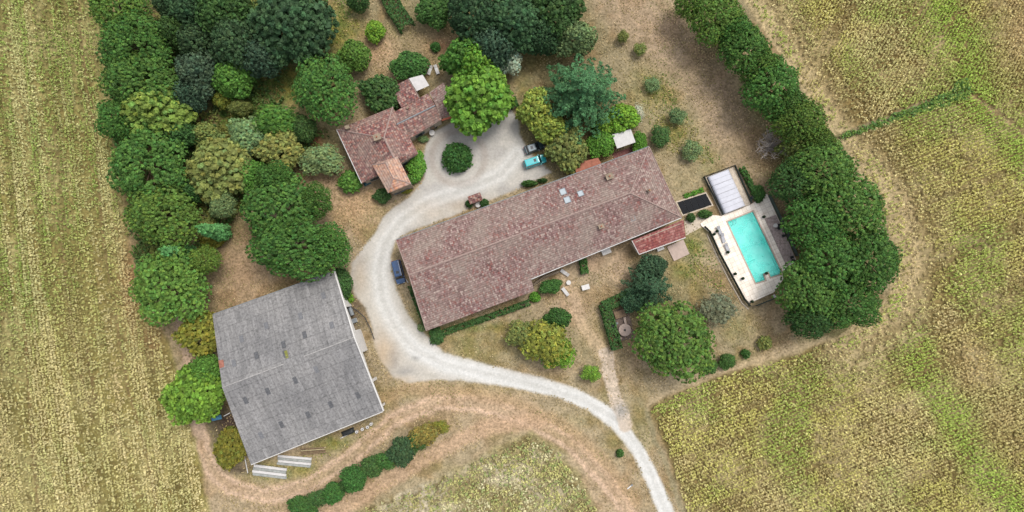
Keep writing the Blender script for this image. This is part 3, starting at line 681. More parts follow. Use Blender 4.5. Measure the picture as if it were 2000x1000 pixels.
tpl('olive', [crown('olive_crown', rl(50, 6, 3.6, 3.0, .42, 1.3, .6, .5, 1.8), 500, .5, .4, 10, .14, kmax=520, zlow=-.4, fill=.7, asp=.35, hue=.03)],
    tmesh(limbs(4.6, 1.5, 3.6, .18, 5, 8, .7), 'olive_trunk', M['greybark']), 3.6, 4.6)
def cedar_crown():
    rng = np.random.default_rng(77); P = []; D = []
    for lv in range(7):
        z = 4 + lv * 1.75; R = 8.2 * (1 - (lv / 7.2) ** 1.3); nb = 11 if lv < 4 else 7
        for b in range(nb):
            a = 2 * math.pi * (b + .37 * lv + rng.uniform(-.25, .25)) / nb; q = R * rng.uniform(.78, 1.12)
            for t in np.arange(.22, 1.0, .42 / q + .012):
                w = .85 * math.sin(math.pi * min(t * 1.0, .97)) ** .5 * q * .17
                for k in range(3):
                    off = rng.uniform(-1, 1) * w
                    P.append((math.cos(a) * q * t - math.sin(a) * off, math.sin(a) * q * t + math.cos(a) * off, z + .9 * t - 1.5 * t * t - abs(off) * .35)); D.append((math.cos(a) * .8, math.sin(a) * .8, .5))
    P = np.array(P); D = nrm(np.array(D)); v, c = clump_cards(P, D, .4, 14, .21, rng, .22, .06, .9, .45)
    return mesh_np('cedar_crown', v, np.arange(len(v)).reshape(-1, 4), c)
tpl('cedar', [cedar_crown()], tmesh(limbs(15, 13, 2.5, .5, 6, 5, .4), 'cedar_trunk', M['bark']), 8, 15)
tpl('cypress', [crown('cypress_crown', [(0, 0, 2.6, .95, .95, 2.6), (0, 0, 4.8, .7, .7, 2.8), (0, 0, 6.6, .4, .4, 1.9)], 600, .26, .2, 12, .13, zlow=-.9, kmax=900, fill=.75, hue=.04)],
    tmesh(MB().tube([(0, 0, -.1), (0, 0, 2), (0, 0, 7)], [.18, .14, .04]), 'cypress_trunk', M['bark']), 1.0, 8.5)
tpl('shrub', [crown('shrub_foliage', rl(60 + s, 5, 1.6, .95, .5, .7, .5, .75, .95), 700 + s, .3, .22, 12, .13, zlow=-.7, kmax=420, hue=.1) for s in range(3)],
    tmesh(limbs(1.9, .5, 1.6, .08, 7, 7, .5), 'shrub_stem', M['bark']), 1.6, 1.9)
def spiky(nm='spiky_foliage'):
    rng = np.random.default_rng(88); vs = []; cc = []
    for i in range(520):
        a = rng.uniform(0, 6.283); e = rng.uniform(.05, 1.5); Lh = rng.uniform(2.0, 2.9); d = np.array([math.cos(a) * math.cos(e), math.sin(a) * math.cos(e), math.sin(e)])
        base = np.array([rng.normal(0, .5), rng.normal(0, .5), .5]); side = nrm(np.cross(d, [0, 0, 1.0])); k = rng.uniform(.6, 1.35)
        prev = base
        for j in range(5):
            t = (j + 1) / 5; p = base + d * Lh * t + np.array([0, 0, -.8 * t * t * math.cos(e)]); w = .17 * (1.1 - t * .8)
            for sgn in (-1, 1):
                tip = (prev + p) / 2 + side * sgn * .42 * (1.1 - .5 * t) + d * .22 - np.array([0, 0, .12])
                vs += [prev, p, tip, prev + side * sgn * .1]; cc += [[k, k, k]] * 4
            prev = p
    return mesh_np(nm, np.array(vs), np.arange(len(vs)).reshape(-1, 4), np.array(cc))
def dense_spiky():
    a = spiky(); b = crown('ball', [(0, 0, 1.3, 2.8, 2.8, 1.9)], 89, .3, .25, 12, .14, fill=.8)
    def arr(m): v = np.zeros(len(m.vertices) * 3); m.vertices.foreach_get('co', v); c = np.zeros(len(m.vertices) * 4); m.color_attributes['col'].data.foreach_get('color', c); return v.reshape(-1, 3), c.reshape(-1, 4)
    va, ca = arr(a); vb, cb = arr(b); bpy.data.meshes.remove(a); bpy.data.meshes.remove(b); v = np.concatenate([va, vb])
    return mesh_np('spiky_foliage', v, np.arange(len(v)).reshape(-1, 4), np.concatenate([ca, cb])[:, :3])
tpl('spiky', [dense_spiky()], tmesh(limbs(2.8, .7, 1.2, .16, 8, 5, .3), 'spiky_stem', M['bark']), 3.1, 3.4)
tpl('bare', [None], None, 2.6, 3)
def bare_branches(seed=5):
    r = random.Random(seed); m = MB()
    for i in range(44):
        a = r.uniform(0, 6.28); q = r.uniform(1.0, 3.1); z = r.uniform(1.2, 3); p = Vector((math.cos(a) * q, math.sin(a) * q, z)); mid = p * .5 + Vector((0, 0, .4))
        m.tube([(0, 0, -.05), mid, p], [.09, .06, .03], 5)
        for k in range(7):
            t = r.uniform(.5, 1); b0 = mid + (p - mid) * t; m.tube([b0, b0 + Vector((r.uniform(-.7, .7), r.uniform(-.7, .7), r.uniform(.1, .6)))], [.04, .02], 4)
    return m
KN = dict(pine='umbrella_pine', oak='oak_tree', leafy='broadleaf_tree', loose='small_tree', olive='olive_tree', cedar='cedar_tree', cypress='cypress', shrub='shrub', spiky='spiky_shrub')
KC = dict(pine='pine tree', oak='tree', leafy='tree', loose='tree', olive='olive tree', cedar='cedar', cypress='cypress', shrub='shrub', spiky='shrub')
KG = dict(pine='umbrella pines', oak='dark oaks', leafy='broadleaf trees', loose='small open trees', shrub='shrubs', cypress='cypresses')
def tint(r, g, b, k=1.66): v = lin((r, g, b)) / GAIN * k; return (float(v[0]), float(v[1]), float(v[2]), 1)
TC = dict(pine=(74, 109, 48), pine2=(90, 118, 50), dark=(60, 86, 54), deep=(62, 92, 46), blue=(66, 88, 66), green=(84, 122, 50), yellow=(126, 146, 66), lime=(104, 144, 48), bright=(108, 146, 54),
          olivegreen=(114, 124, 66), gold=(112, 116, 46), grey=(108, 116, 90), greygreen=(108, 130, 84), cedar=(76, 116, 74), conifer=(58, 84, 58), fresh=(82, 126, 44), laurel=(64, 100, 46), autumn=(124, 134, 56), silver=(176, 184, 160), rusty=(116, 110, 54))
tn = [0]
def tree(kind, px, py, r, h, tc, label, ry=None, rot=None, var=None, sink=0):
    T = TPL[kind]; i = tn[0]; tn[0] += 1; rr = random.Random(i * 7 + 3)
    if kind == 'pine' and px < 600: r *= 1.06; ry = ry * 1.06 if ry else None
    if kind == 'cedar': r *= 1.1; ry = ry * 1.1 if ry else None
    hc = h * .62; p = G(px, py, hc); k = (CAMH - hc) / CAMH / 10.0
    sx = r * k / T['R']; sy = (ry or r) * k / T['R']; sz = h / T['H']
    rz = rad(rot) if rot is not None else (rr.uniform(0, 6.28) if ry is None else 0)
    e = empty(KN[kind], (p.x, p.y, 0), rz, label, KC[kind], KG.get(kind), (sx, sy, sz))
    small = kind in ('shrub', 'spiky')
    cm = T['c'][(i if var is None else var) % len(T['c'])]
    c = link('foliage' if small else 'crown', cm, M['leaf'], e); tv = tint(*TC[tc]); kb = rr.uniform(.86, 1.16); kh = rr.uniform(.92, 1.14); c.color = (tv[0] * kb * kh, tv[1] * kb, tv[2] * kb * .98, 1)
    link('stem' if small else 'trunk', T['t'], None, e)
    return e

TREES = [
 # west wood
 ('pine', 232, 18, 58, 11, 'pine2', 'umbrella pine at the top left corner of the wood, cut by the photo edge'),
 ('pine', 268, 88, 74, 12, 'pine', 'umbrella pine second from the top along the left field edge', 58),
 ('pine', 278, 158, 78, 12, 'pine', 'umbrella pine just above the pale yellow green tree on the left edge', 64),
 ('pine', 238, 235, 44, 10, 'pine', 'pine crown on the field edge, half behind the pale yellow green tree'),
 ('leafy', 303, 212, 66, 12, 'yellow', 'pale yellow green broadleaf tree among pines at the left field edge', 60),
 ('pine', 292, 322, 78, 11, 'pine', 'umbrella pine below the pale yellow green tree', 70),
 ('pine', 320, 420, 74, 11, 'pine2', 'umbrella pine left of the two cypresses', 60),
 ('pine', 336, 555, 76, 11, 'pine2', 'large umbrella pine above the yellowish tree by the barn corner', 74),
 ('pine', 402, 508, 30, 9, 'pine2', 'small pine crown beside the large pine above the barn'),
 ('oak', 372, 25, 48, 12, 'dark', 'dark oak at the top edge beside the top left pine'),
 ('oak', 437, 25, 52, 13, 'deep', 'dark oak in the middle of the top left wood, cut by the top edge'),
 ('oak', 462, 82, 52, 13, 'dark', 'dark oak with greyish leaves left of the biggest dark oak'),
 ('oak', 565, 45, 84, 14, 'dark', 'biggest dark round oak of the top left wood', 86),
 ('oak', 508, 112, 38, 11, 'blue', 'smaller dark oak tucked below the biggest dark oak'),
 ('oak', 385, 85, 40, 11, 'dark', 'dark oak between the left pines and the greyish oak'),
 ('oak', 386, 140, 46, 11, 'blue', 'bluish dark tree above the yellow sapling'),
 ('oak', 368, 186, 32, 9, 'blue', 'small bluish dark tree right of the pale yellow green tree'),
 ('oak', 452, 152, 40, 9, 'green', 'mid green tree right of the bluish dark tree'),
 ('loose', 436, 192, 20, 5, 'gold', 'small yellow sapling below the mid green tree'),
 ('leafy', 428, 325, 64, 10, 'olivegreen', 'speckled olive green tree in the middle of the left wood', 60, None, 0),
 ('oak', 352, 262, 34, 8, 'deep', 'dark green tree between the pale tree and the pine below it'),
 ('loose', 480, 268, 40, 6, 'greygreen', 'thin grey green bush tree below the grassy clearing'),
 ('pine', 636, 172, 67, 11, 'pine', 'single round umbrella pine up and left of the cottage', 70),
 ('loose', 545, 238, 50, 6, 'green', 'loose green tree at the edge of the grassy clearing', 38),
 ('oak', 592, 250, 26, 6, 'deep', 'small dark tree below the single round pine'),
 ('leafy', 540, 292, 48, 7, 'olivegreen', 'yellow tinged bushy tree above the double crowned pines', 38),
 ('loose', 625, 312, 44, 6, 'greygreen', 'pale feathery small tree left of the cottage', 30),
 ('pine', 542, 352, 40, 11, 'pine', 'small top lobe pine crown above the two big pines by the barn', 36),
 ('pine', 545, 405, 80, 12, 'pine', 'upper of the two big umbrella pines north of the barn', 66),
 ('pine', 618, 392, 34, 10, 'pine', 'small pine crown at the right edge of the upper big pine'),
 ('pine', 574, 482, 88, 12, 'pine', 'lower of the two big umbrella pines, close to the barn roof', 60),
 ('pine', 646, 480, 44, 11, 'pine', 'pine crown reaching towards the gravel right of the lower big pine', 46),
 ('pine', 437, 403, 27, 7, 'greygreen', 'small round grey green pine above the right hand cypress'),
 ('shrub', 406, 448, 22, 2.4, 'olivegreen', 'dull green shrub between the two cypresses'),
 ('shrub', 415, 468, 24, 2.4, 'gold', 'yellowish low shrub below the right hand cypress', 16),
 ('leafy', 383, 652, 45, 8, 'gold', 'brownish yellow tree touching the barn corner at top left', 42),
 ('oak', 376, 772, 56, 9, 'bright', 'bright green round tree left of the barn', 60),
 ('oak', 400, 722, 30, 7, 'green', 'green tree lobe between the yellow tree and the bright green tree at the barn'),
 ('leafy', 449, 874, 31, 5, 'gold', 'small round yellow tree at the lower left barn corner', 36),
 ('oak', 664, 556, 22, 5, 'deep', 'dark green bush by the top right barn corner', 34),
 ('shrub', 682, 583, 9, 1.6, 'lime', 'small bright yellow green shrub on the right barn wall'),
 ('shrub', 683, 354, 23, 3, 'green', 'round green shrub off the lower left cottage corner'),
 ('oak', 346, 62, 36, 11, 'deep', 'green oak filling the gap between the top left pines and the dark oaks'),
 ('oak', 340, 12, 34, 11, 'dark', 'dark oak crown cut by the top edge next to the top left pine'),
 ('leafy', 398, 262, 30, 6, 'olivegreen', 'olive brown bushy tree right of the small dark tree in the left wood', 24),
 ('oak', 374, 372, 30, 7, 'deep', 'dark green tree between the speckled olive tree and the left pines', 26),
 ('oak', 493, 345, 30, 7, 'green', 'green tree between the speckled olive tree and the upper big pine', 34),
 ('oak', 470, 210, 24, 5, 'olivegreen', 'low olive bush on the left side of the grassy clearing', 16),
 # north of the cottage
 ('oak', 690, 108, 32, 6, 'green', 'green bushy tree above the single round pine, next to bare soil', 34),
 ('leafy', 738, 178, 42, 6, 'deep', 'dense green tree touching the north cottage wall', 34, -30),
 ('shrub', 757, 200, 20, 3, 'fresh', 'fresh green shrub at the cottage roof edge'),
 ('oak', 800, 126, 37, 5, 'laurel', 'round dark laurel beside the small white cottage canopy', 29),
 ('leafy', 732, 58, 20, 4, 'lime', 'small yellow green tree standing on bare soil near the top'),
 ('oak', 850, 18, 38, 6, 'laurel', 'round dark green tree at the top edge right of the long hedge', 36),
 ('shrub', 850, 90, 10, 1.8, 'laurel', 'tiny dark bush beside the red soil at the top'),
 ('oak', 700, 0, 22, 5, 'deep', 'small tree cut by the top edge left of the long hedge'),
 ('oak', 925, 25, 54, 12, 'dark', 'dark oak at left of the big central oak group'),
 ('oak', 1003, 45, 68, 13, 'dark', 'biggest dark oak of the central oak group', 60),
 ('oak', 965, 92, 42, 11, 'blue', 'dark bluish oak behind the bright green tree'),
 ('oak', 1082, 20, 58, 12, 'deep', 'dark oak at the top edge of the central group, right side'),
 ('oak', 1122, 72, 44, 10, 'greygreen', 'greyish green oak at the right end of the central oak group', 36),
 ('oak', 1060, 72, 34, 10, 'dark', 'small dark oak filling the lower edge of the central oak group'),
 ('loose', 992, 115, 26, 7, 'silver', 'grey leaved small tree below the central oaks', 30),
 ('leafy', 903, 112, 46, 10, 'green', 'darker green crown behind the bright green courtyard tree', 40),
 ('leafy', 936, 182, 66, 12, 'bright', 'big bright green courtyard tree beside the cottage', 66, None, 0),
 ('leafy', 928, 128, 36, 12, 'bright', 'upper crown of bright green leaves above the courtyard tree'),
 ('cedar', 1138, 178, 86, 15, 'cedar', 'large blue green cedar with feathery layered branches', 84),
 ('leafy', 1043, 212, 34, 9, 'yellow', 'yellow green tree at the left foot of the cedar', 40),
 ('leafy', 1076, 248, 36, 8, 'yellow', 'yellow green tree directly behind the dark car with the silver roof', 24),
 ('leafy', 1106, 288, 40, 7, 'olivegreen', 'dull olive green tree beside the teal van', 44),
 ('leafy', 1218, 228, 34, 6, 'lime', 'bright yellow green tree above the large white canopy', 26),
 ('leafy', 1180, 240, 26, 5, 'bright', 'light green tree between the cedar and the large white canopy', 20),
 ('oak', 1175, 277, 27, 4, 'fresh', 'round fresh green bush left of the large white canopy', 32),
 ('oak', 1250, 280, 14, 3, 'fresh', 'narrow green bush right of the large white canopy', 24),
 ('olive', 1246, 222, 14, 3, 'silver', 'small silvery bush right of the bright yellow green tree', 22),
 ('loose', 1290, 268, 23, 3.2, 'deep', 'dark round bush at the top right farmhouse corner'),
 ('loose', 1350, 294, 20, 3, 'greygreen', 'round green bush above the pool house'),
 ('loose', 1322, 226, 18, 3, 'greygreen', 'grey green bush above the dark farmhouse corner bush'),
 ('olive', 1275, 165, 18, 2.4, 'greygreen', 'faint grey bush right of the cedar'),
 ('loose', 1216, 72, 13, 2.6, 'olivegreen', 'small round bush on the dry lawn right of the oaks'),
 ('loose', 1251, 96, 13, 2.6, 'olivegreen', 'second small round bush on the dry lawn, lower right of the first'),
 ('spiky', 892, 306, 31, 3.6, 'laurel', 'spiky dark green shrub in the middle of the gravel turning circle'),
 # pine row on the right
 ('pine', 1345, 8, 34, 9, 'pine2', 'pine crown at the top left start of the right pine row'),
 ('pine', 1402, 38, 58, 11, 'pine2', 'first big umbrella pine of the right row, at the top edge', 52),
 ('pine', 1450, 98, 56, 11, 'pine', 'second big umbrella pine of the right row', 52),
 ('pine', 1506, 172, 62, 11, 'pine', 'third big umbrella pine of the right row', 58),
 ('pine', 1560, 238, 56, 11, 'pine2', 'fourth pine of the right row, where the ditch meets it', 50),
 ('leafy', 1553, 284, 30, 8, 'olivegreen', 'olive toned tree next to the bare grey bush in the right row', 26),
 ('pine', 1432, 66, 46, 10, 'pine', 'pine crown filling the gap between the first and second pine of the right row', 42),
 ('pine', 1484, 136, 44, 10, 'pine2', 'pine crown filling the gap between the second and third pine of the right row', 40),
 ('pine', 1536, 212, 46, 10, 'pine', 'pine crown filling the gap between the third and fourth pine of the right row', 42),
 ('pine', 1592, 280, 40, 10, 'pine2', 'pine crown right above the start of the weedy ditch', 36),
 ('pine', 1600, 330, 74, 12, 'pine', 'umbrella pine just below the ditch in the right row', 62),
 ('pine', 1545, 355, 48, 10, 'deep', 'dark pine crown above the pool corner', 44),
 ('pine', 1652, 400, 76, 12, 'pine', 'umbrella pine at the outer bend of the right row', 66),
 ('pine', 1588, 430, 62, 11, 'pine', 'umbrella pine right of the pool deck', 56),
 ('pine', 1692, 505, 66, 12, 'pine', 'rightmost umbrella pine with its crown over the crop edge', 68),
 ('pine', 1622, 518, 74, 12, 'pine', 'umbrella pine in the middle of the lower right group', 62),
 ('pine', 1580, 570, 64, 11, 'pine', 'umbrella pine leaning over the lower pool deck corner', 66),
 ('pine', 1655, 592, 70, 11, 'pine', 'lowest umbrella pine of the lower right group', 48),
 ('pine', 1578, 622, 54, 10, 'deep', 'dark pine crown at the bottom end of the right row', 38),
 ('shrub', 1483, 378, 12, 1.6, 'laurel', 'low dark shrub between the pool house and the pines', 18),
 # south garden
 ('pine', 1316, 662, 82, 11, 'pine2', 'single large round umbrella pine in the south garden', 78),
 ('cedar', 1270, 562, 46, 9, 'conifer', 'dark conifer above the single large garden pine', 46),
 ('oak', 1276, 522, 30, 6, 'conifer', 'dark grey green conifer top below the red lean to roof', 26),
 ('oak', 1240, 588, 24, 5, 'conifer', 'small dark conifer at the hedge end', 24),
 ('olive', 1405, 602, 40, 4.5, 'grey', 'grey leaved olive tree left of the lower pool fence', 36),
 ('oak', 1386, 716, 15, 2.6, 'laurel', 'dark bush touching the single large garden pine'),
 ('oak', 1421, 706, 16, 2.6, 'laurel', 'biggest round bush of the short row by the right field'),
 ('shrub', 1457, 691, 9, 1.6, 'laurel', 'smallest round bush of the short row by the right field'),
 ('shrub', 1495, 670, 14, 2.2, 'olivegreen', 'yellowish bush at the right end of the short row'),
 ('loose', 1072, 672, 48, 7, 'autumn', 'orange and yellow turning tree below the farmhouse', 50),
 ('loose', 1088, 690, 34, 6, 'lime', 'green half of the turning tree below the farmhouse', 30),
 ('loose', 1022, 655, 32, 5, 'olivegreen', 'dull green thin tree left of the turning tree', 32),
 ('oak', 1089, 622, 26, 5, 'laurel', 'dark green bush directly above the turning tree', 22),
 ('loose', 1156, 730, 20, 3.4, 'bright', 'small light green tree beside the slab path', 18),
 ('oak', 1077, 559, 24, 3, 'laurel', 'rounded dark bush near the white garden furniture', 14, 15),
 ('shrub', 1045, 581, 11, 1.7, 'fresh', 'fresh green shrub at the farmhouse corner by the dark bush'),
 ('shrub', 852, 655, 16, 1.5, 'deep', 'low green shrub at the lower left farmhouse corner'),
 ('shrub', 823, 640, 8, 1.2, 'greygreen', 'tiny shrub at the left end of the farmhouse wall'),
 ('shrub', 1211, 886, 8, 1.4, 'laurel', 'lone small shrub left of the lower road'),
 # cottage planting
 ('leafy', 812, 322, 19, 2.8, 'fresh', 'bright green bush in the bed right of the orange tiled tower', 27),
 ('shrub', 806, 348, 12, 1.6, 'green', 'green shrub below the bright green bush beside the tower'),
 ('leafy', 744, 382, 18, 2.4, 'deep', 'green bush at the lower left of the orange tiled tower', 14),
 ('shrub', 792, 371, 13, 1.2, 'gold', 'yellowish low plant below the orange tiled tower', 7),
 ('shrub', 826, 271, 11, 1.2, 'greygreen', 'grey green plant on the cottage front wall', 7),
 ('shrub', 1034, 358, 16, 1.8, 'laurel', 'dark low shrub on the courtyard wall of the farmhouse', 7),
 ('shrub', 1060, 352, 10, 1.4, 'deep', 'smaller low shrub on the courtyard wall of the farmhouse', 5),
 ('shrub', 1350, 425, 9, 1.4, 'deep', 'dark shrub below the black pool heating mats, near the farmhouse'),
 ('shrub', 1378, 418, 14, 1.6, 'laurel', 'wider dark shrub below the black pool heating mats', 9),
 # bottom hedgerow
 ('leafy', 592, 992, 32, 3.4, 'laurel', 'leftmost bush of the bottom hedgerow', 17, -25),
 ('loose', 622, 974, 26, 2.8, 'deep', 'second bush of the bottom hedgerow from the left', 18, 20),
 ('leafy', 650, 964, 20, 3.8, 'laurel', 'third bush of the bottom hedgerow from the left', 19),
 ('oak', 690, 934, 24, 4.6, 'laurel', 'largest dark green bush of the bottom hedgerow', 25, 35),
 ('loose', 674, 950, 18, 2.4, 'deep', 'low loose bush left of the largest bush of the bottom hedgerow', 13),
 ('leafy', 722, 914, 26, 3.4, 'deep', 'middle green bush of the bottom hedgerow', 19, 20),
 ('loose', 748, 900, 24, 3, 'laurel', 'dark bush of the bottom hedgerow beside the bluish one', 18),
 ('leafy', 780, 884, 26, 4.8, 'dark', 'bluish dark bush of the bottom hedgerow', 27),
 ('loose', 808, 866, 28, 3.0, 'deep', 'dull green bush of the bottom hedgerow right of the bluish one', 20, 30),
 ('loose', 830, 850, 34, 3.4, 'rusty', 'brownish bush at the right end of the bottom hedgerow', 24, 30),
 ('loose', 856, 834, 20, 2.0, 'gold', 'thin brown tip bush closing the bottom hedgerow', 13),
]
for t in TREES:
    kind, px, py, r, h, tc, lb = t[:7]
    tree(kind, px, py, r, h, tc, lb, *(t[7:] if len(t) > 7 else ()))
for (bx, by, lb) in ((446, 457, 'right hand slender cypress with a pale green tip'), (380, 497, 'left hand slender cypress between two pines')):
    p = G(bx, by, 0); T = TPL['cypress']
    e = empty('cypress', p, 0, lb, 'cypress', 'cypresses', (1.5, 1.5, 1.4)); c = link('crown', T['c'][0], M['leaf'], e); c.color = tint(84, 132, 74); link('trunk', T['t'], None, e)
for (bx, by, s, lb) in ((1503, 290, 1.0, 'bare grey leafless bush beside the right pine row'), (330 + 0, 236, .8, 'dead grey branches sticking out below the pale yellow green tree')):
    p = G(bx, by, 1 if s == 1 else 6)
    if s == 1:
        o = bare_branches(4).build('bare_bush', M['greybark'], origin=(0, 0, 0)); o.location = (p.x, p.y, 0); o.scale = (1.25, 1.25, 1.6); tag(o, lb, 'bush')

# hedges: leaf covered boxes along a path
def hedge(path, w, h, tc, label, seed=1, cat='hedge', cs=.12):
    rng = np.random.default_rng(seed); P = []; D = []
    W = [G(*q) for q in path]; base = W[0].copy()
    for a, b in zip(W[:-1], W[1:]):
        d = b - a; L = d.length; t = d / L; n = Vector((-t.y, t.x, 0)); m = int(L * (w + 2 * h) * 16)
        for i in range(m):
            s = rng.uniform(-.05, 1.05) * L; q = rng.uniform(-(w / 2 + h), w / 2 + h)
            if abs(q) < w / 2: off, z, dd = q, h, (0, 0, 1)
            else: off, z, dd = math.copysign(w / 2, q), h - (abs(q) - w / 2), (n.x * math.copysign(1, q), n.y * math.copysign(1, q), .2)
            p = a + t * s + n * (off + rng.normal(0, .06)) - base; P.append((p.x, p.y, max(.05, z + rng.normal(0, .07)))); D.append(dd)
    v, c = clump_cards(np.array(P), nrm(np.array(D)), .16, 9, cs * 1.3, rng, .2, .1, .8, .8)
    e = empty('hedge', base, 0, label, cat)
    o = link('foliage', mesh_np('hedge_foliage', v, np.arange(len(v)).reshape(-1, 4), c), M['leaf'], e); o.color = tint(*TC[tc])
    for a, b in zip(W[:-1], W[1:]):
        d = (b - a); L = d.length; n = max(2, int(L / 1.6))
        for i in range(n):
            p = a + d * ((i + .5) / n) - base; MB().tube([(p.x, p.y, 0), (p.x + .1, p.y, h * .8)], [.06, .02], 5).build('stem', M['bark'], e)
    return e
hedge([(1236, 572), (1180, 598), (1202, 676)], 1.7, 1.9, 'deep', 'clipped L shaped green hedge around the stone table corner', 1)
hedge([(1137, 508), (1141, 533)], 1.1, 1.5, 'laurel', 'short clipped box hedge sticking out from the farmhouse south wall', 2)
hedge([(870, 648), (940, 624), (1030, 592)], .8, .9, 'deep', 'low hedge along the lower farmhouse wall', 3)
hedge([(803, 560), (822, 608), (836, 640)], .8, .8, 'deep', 'low green growth along the left farmhouse gable', 4)
hedge([(757, -12), (772, 20), (796, 56)], 2.9, 1.7, 'deep', 'thick long hedge running up to the top edge above the cottage', 5)
hedge([(999, 196), (1006, 212)], 1.3, 1.5, 'laurel', 'short dark hedge block at the top of the gravel yard', 6)
hedge([(1336, 384), (1350, 379), (1372, 371)], .5, .4, 'fresh', 'thin strip of green plants above the black heating mats', 7)
hedge([(1448, 330), (1470, 372), (1480, 395)], .7, .9, 'laurel', 'dark narrow hedge behind the pool house', 8)

# ------------------------------------------------------------------ buildings
def newell(P):
    n = Vector((0, 0, 0))
    for i in range(len(P)):
        a = P[i]; b = P[(i + 1) % len(P)]
        n += Vector(((a.y - b.y) * (a.z + b.z), (a.z - b.z) * (a.x + b.x), (a.x - b.x) * (a.y + b.y)))
    return n.normalized()
def roof(name, V3, faces, m, parent, base, thick=.16):
    """V3 world points; faces index lists; a solid slab with uv in metres"""
    bm = bmesh.new(); P = [Vector(v) - base for v in V3]
    top = [bm.verts.new(p) for p in P]; bot = [bm.verts.new(p - Vector((0, 0, thick))) for p in P]
    uvl = bm.loops.layers.uv.new('UVMap'); cnt = {}
    for f in faces:
        n = newell([P[i] for i in f])
        if n.z < 0: f = f[::-1]; n = -n
        e = Vector((0, 0, 1)).cross(n); e = e.normalized() if e.length > .03 else Vector((1, 0, 0)); s = n.cross(e)
        bf = bm.faces.new([top[i] for i in f])
        for l in bf.loops: l[uvl].uv = (l.vert.co.dot(e), l.vert.co.dot(s))
        bm.faces.new([bot[i] for i in f[::-1]])
        for a, b in zip(f, f[1:] + f[:1]): cnt[(a, b)] = 1
    for (a, b) in list(cnt):
        if (b, a) not in cnt:
            try: bm.faces.new([top[b], top[a], bot[a], bot[b]])
            except Exception: pass
    me = bpy.data.meshes.new(name); bm.to_mesh(me); bm.free()
    return link(name, me, m, parent)
def inset(P, d):
    """inset polygon (world points, any winding) by d, keep z"""
    n = len(P); a = sum(P[i].x * P[(i + 1) % n].y - P[(i + 1) % n].x * P[i].y for i in range(n)); sg = 1 if a > 0 else -1
    out = []
    for i in range(n):
        p0, p, p1 = P[i - 1], P[i], P[(i + 1) % n]
        t0 = Vector((p.x - p0.x, p.y - p0.y)).normalized(); t1 = Vector((p1.x - p.x, p1.y - p.y)).normalized()
        n0 = Vector((-t0.y, t0.x)) * sg; n1 = Vector((-t1.y, t1.x)) * sg; b = n0 + n1
        k = d / max(.3, (1 + n0.dot(n1))); out.append(Vector((p.x + b.x * k, p.y + b.y * k, p.z)))
    return out
def walls(per, m, parent, base, over=.4, drop=.14, th=.25, skip=()):
    A = inset(per, over); B = inset(per, over + th); n = len(A); mb = MB()
    for i in range(n):
        if i in skip: continue
        j = (i + 1) % n
        a, b, c, d = A[i], A[j], B[j], B[i]
        vs = [Vector((q.x, q.y, -.1)) - base for q in (a, b, c, d)] + [Vector((q.x, q.y, z.z - drop)) - base for q, z in ((a, a), (b, b), (c, b), (d, a))]
        mb.add(vs, [(3, 2, 1, 0), (4, 5, 6, 7), (0, 1, 5, 4), (1, 2, 6, 5), (2, 3, 7, 6), (3, 0, 4, 7)])
    mb.build('wall', m, parent); return A
def window(parent, base, a, b, t, zc, w=.9, h=1.2, kind='window', shutters=True):
    """on the outside of wall a->b (world)"""
    d = Vector((b.x - a.x, b.y - a.y, 0)); L = d.length; d /= L; n = Vector((d.y, -d.x, 0)); ang = math.atan2(d.y, d.x)
    c = Vector((a.x, a.y, zc)) + d * L * t - base; c.z = zc
    mb = MB()
    for sx in (-1, 1): mb.box((c.x + d.x * sx * w / 2 + n.x * .03, c.y + d.y * sx * w / 2 + n.y * .03, zc), (.08, .1, h + .08), ang)
    for sz in (-1, 1): mb.box((c.x + n.x * .035, c.y + n.y * .035, zc + sz * h / 2), (w, .09, .08), ang)
    if shutters:
        for sx in (-1, 1): mb.box((c.x + d.x * sx * (w * .5 + .3) + n.x * .05, c.y + d.y * sx * (w * .5 + .3) + n.y * .05, zc), (.48, .04, h), ang)
    f = mb.build(kind, M['frame_blue'], parent)
    MB().box((c.x + n.x * .02, c.y + n.y * .02, zc), (w - .08, .03, h - .08), ang).build('pane' if kind == 'window' else 'door_leaf', M['glass'] if kind == 'window' else M['wood'], f)
def capline(pts, parent, base, r=.15, m='cap'):
    mb = MB(); mb.tube([Vector(p) - base + Vector((0, 0, .02)) for p in pts], r, 7); mb.build('ridge_cap', M[m], parent)
def chimney(parent, base, p, s=.8, h=1.1, ang=0, pot=True):
    q = Vector(p) - base; mb = MB(); mb.box((q.x, q.y, q.z + h / 2 - .4), (s, s * .75, h + .8), ang); mb.box((q.x, q.y, q.z + h + .06), (s * 1.25, s, .14), ang)
    c = mb.build('chimney', M['stone'], parent)
    if pot: MB().lathe([(.13, 0), (.15, .3), (.1, .3)], (q.x, q.y, q.z + h + .13), 10).build('chimney_pot', M['clay'], c)
def out_order(A):
    """reorder so that outward normal of a->b is (dy,-dx): counter clockwise"""
    a = sum(A[i].x * A[(i + 1) % len(A)].y - A[(i + 1) % len(A)].x * A[i].y for i in range(len(A)))
    return A if a > 0 else A[::-1]

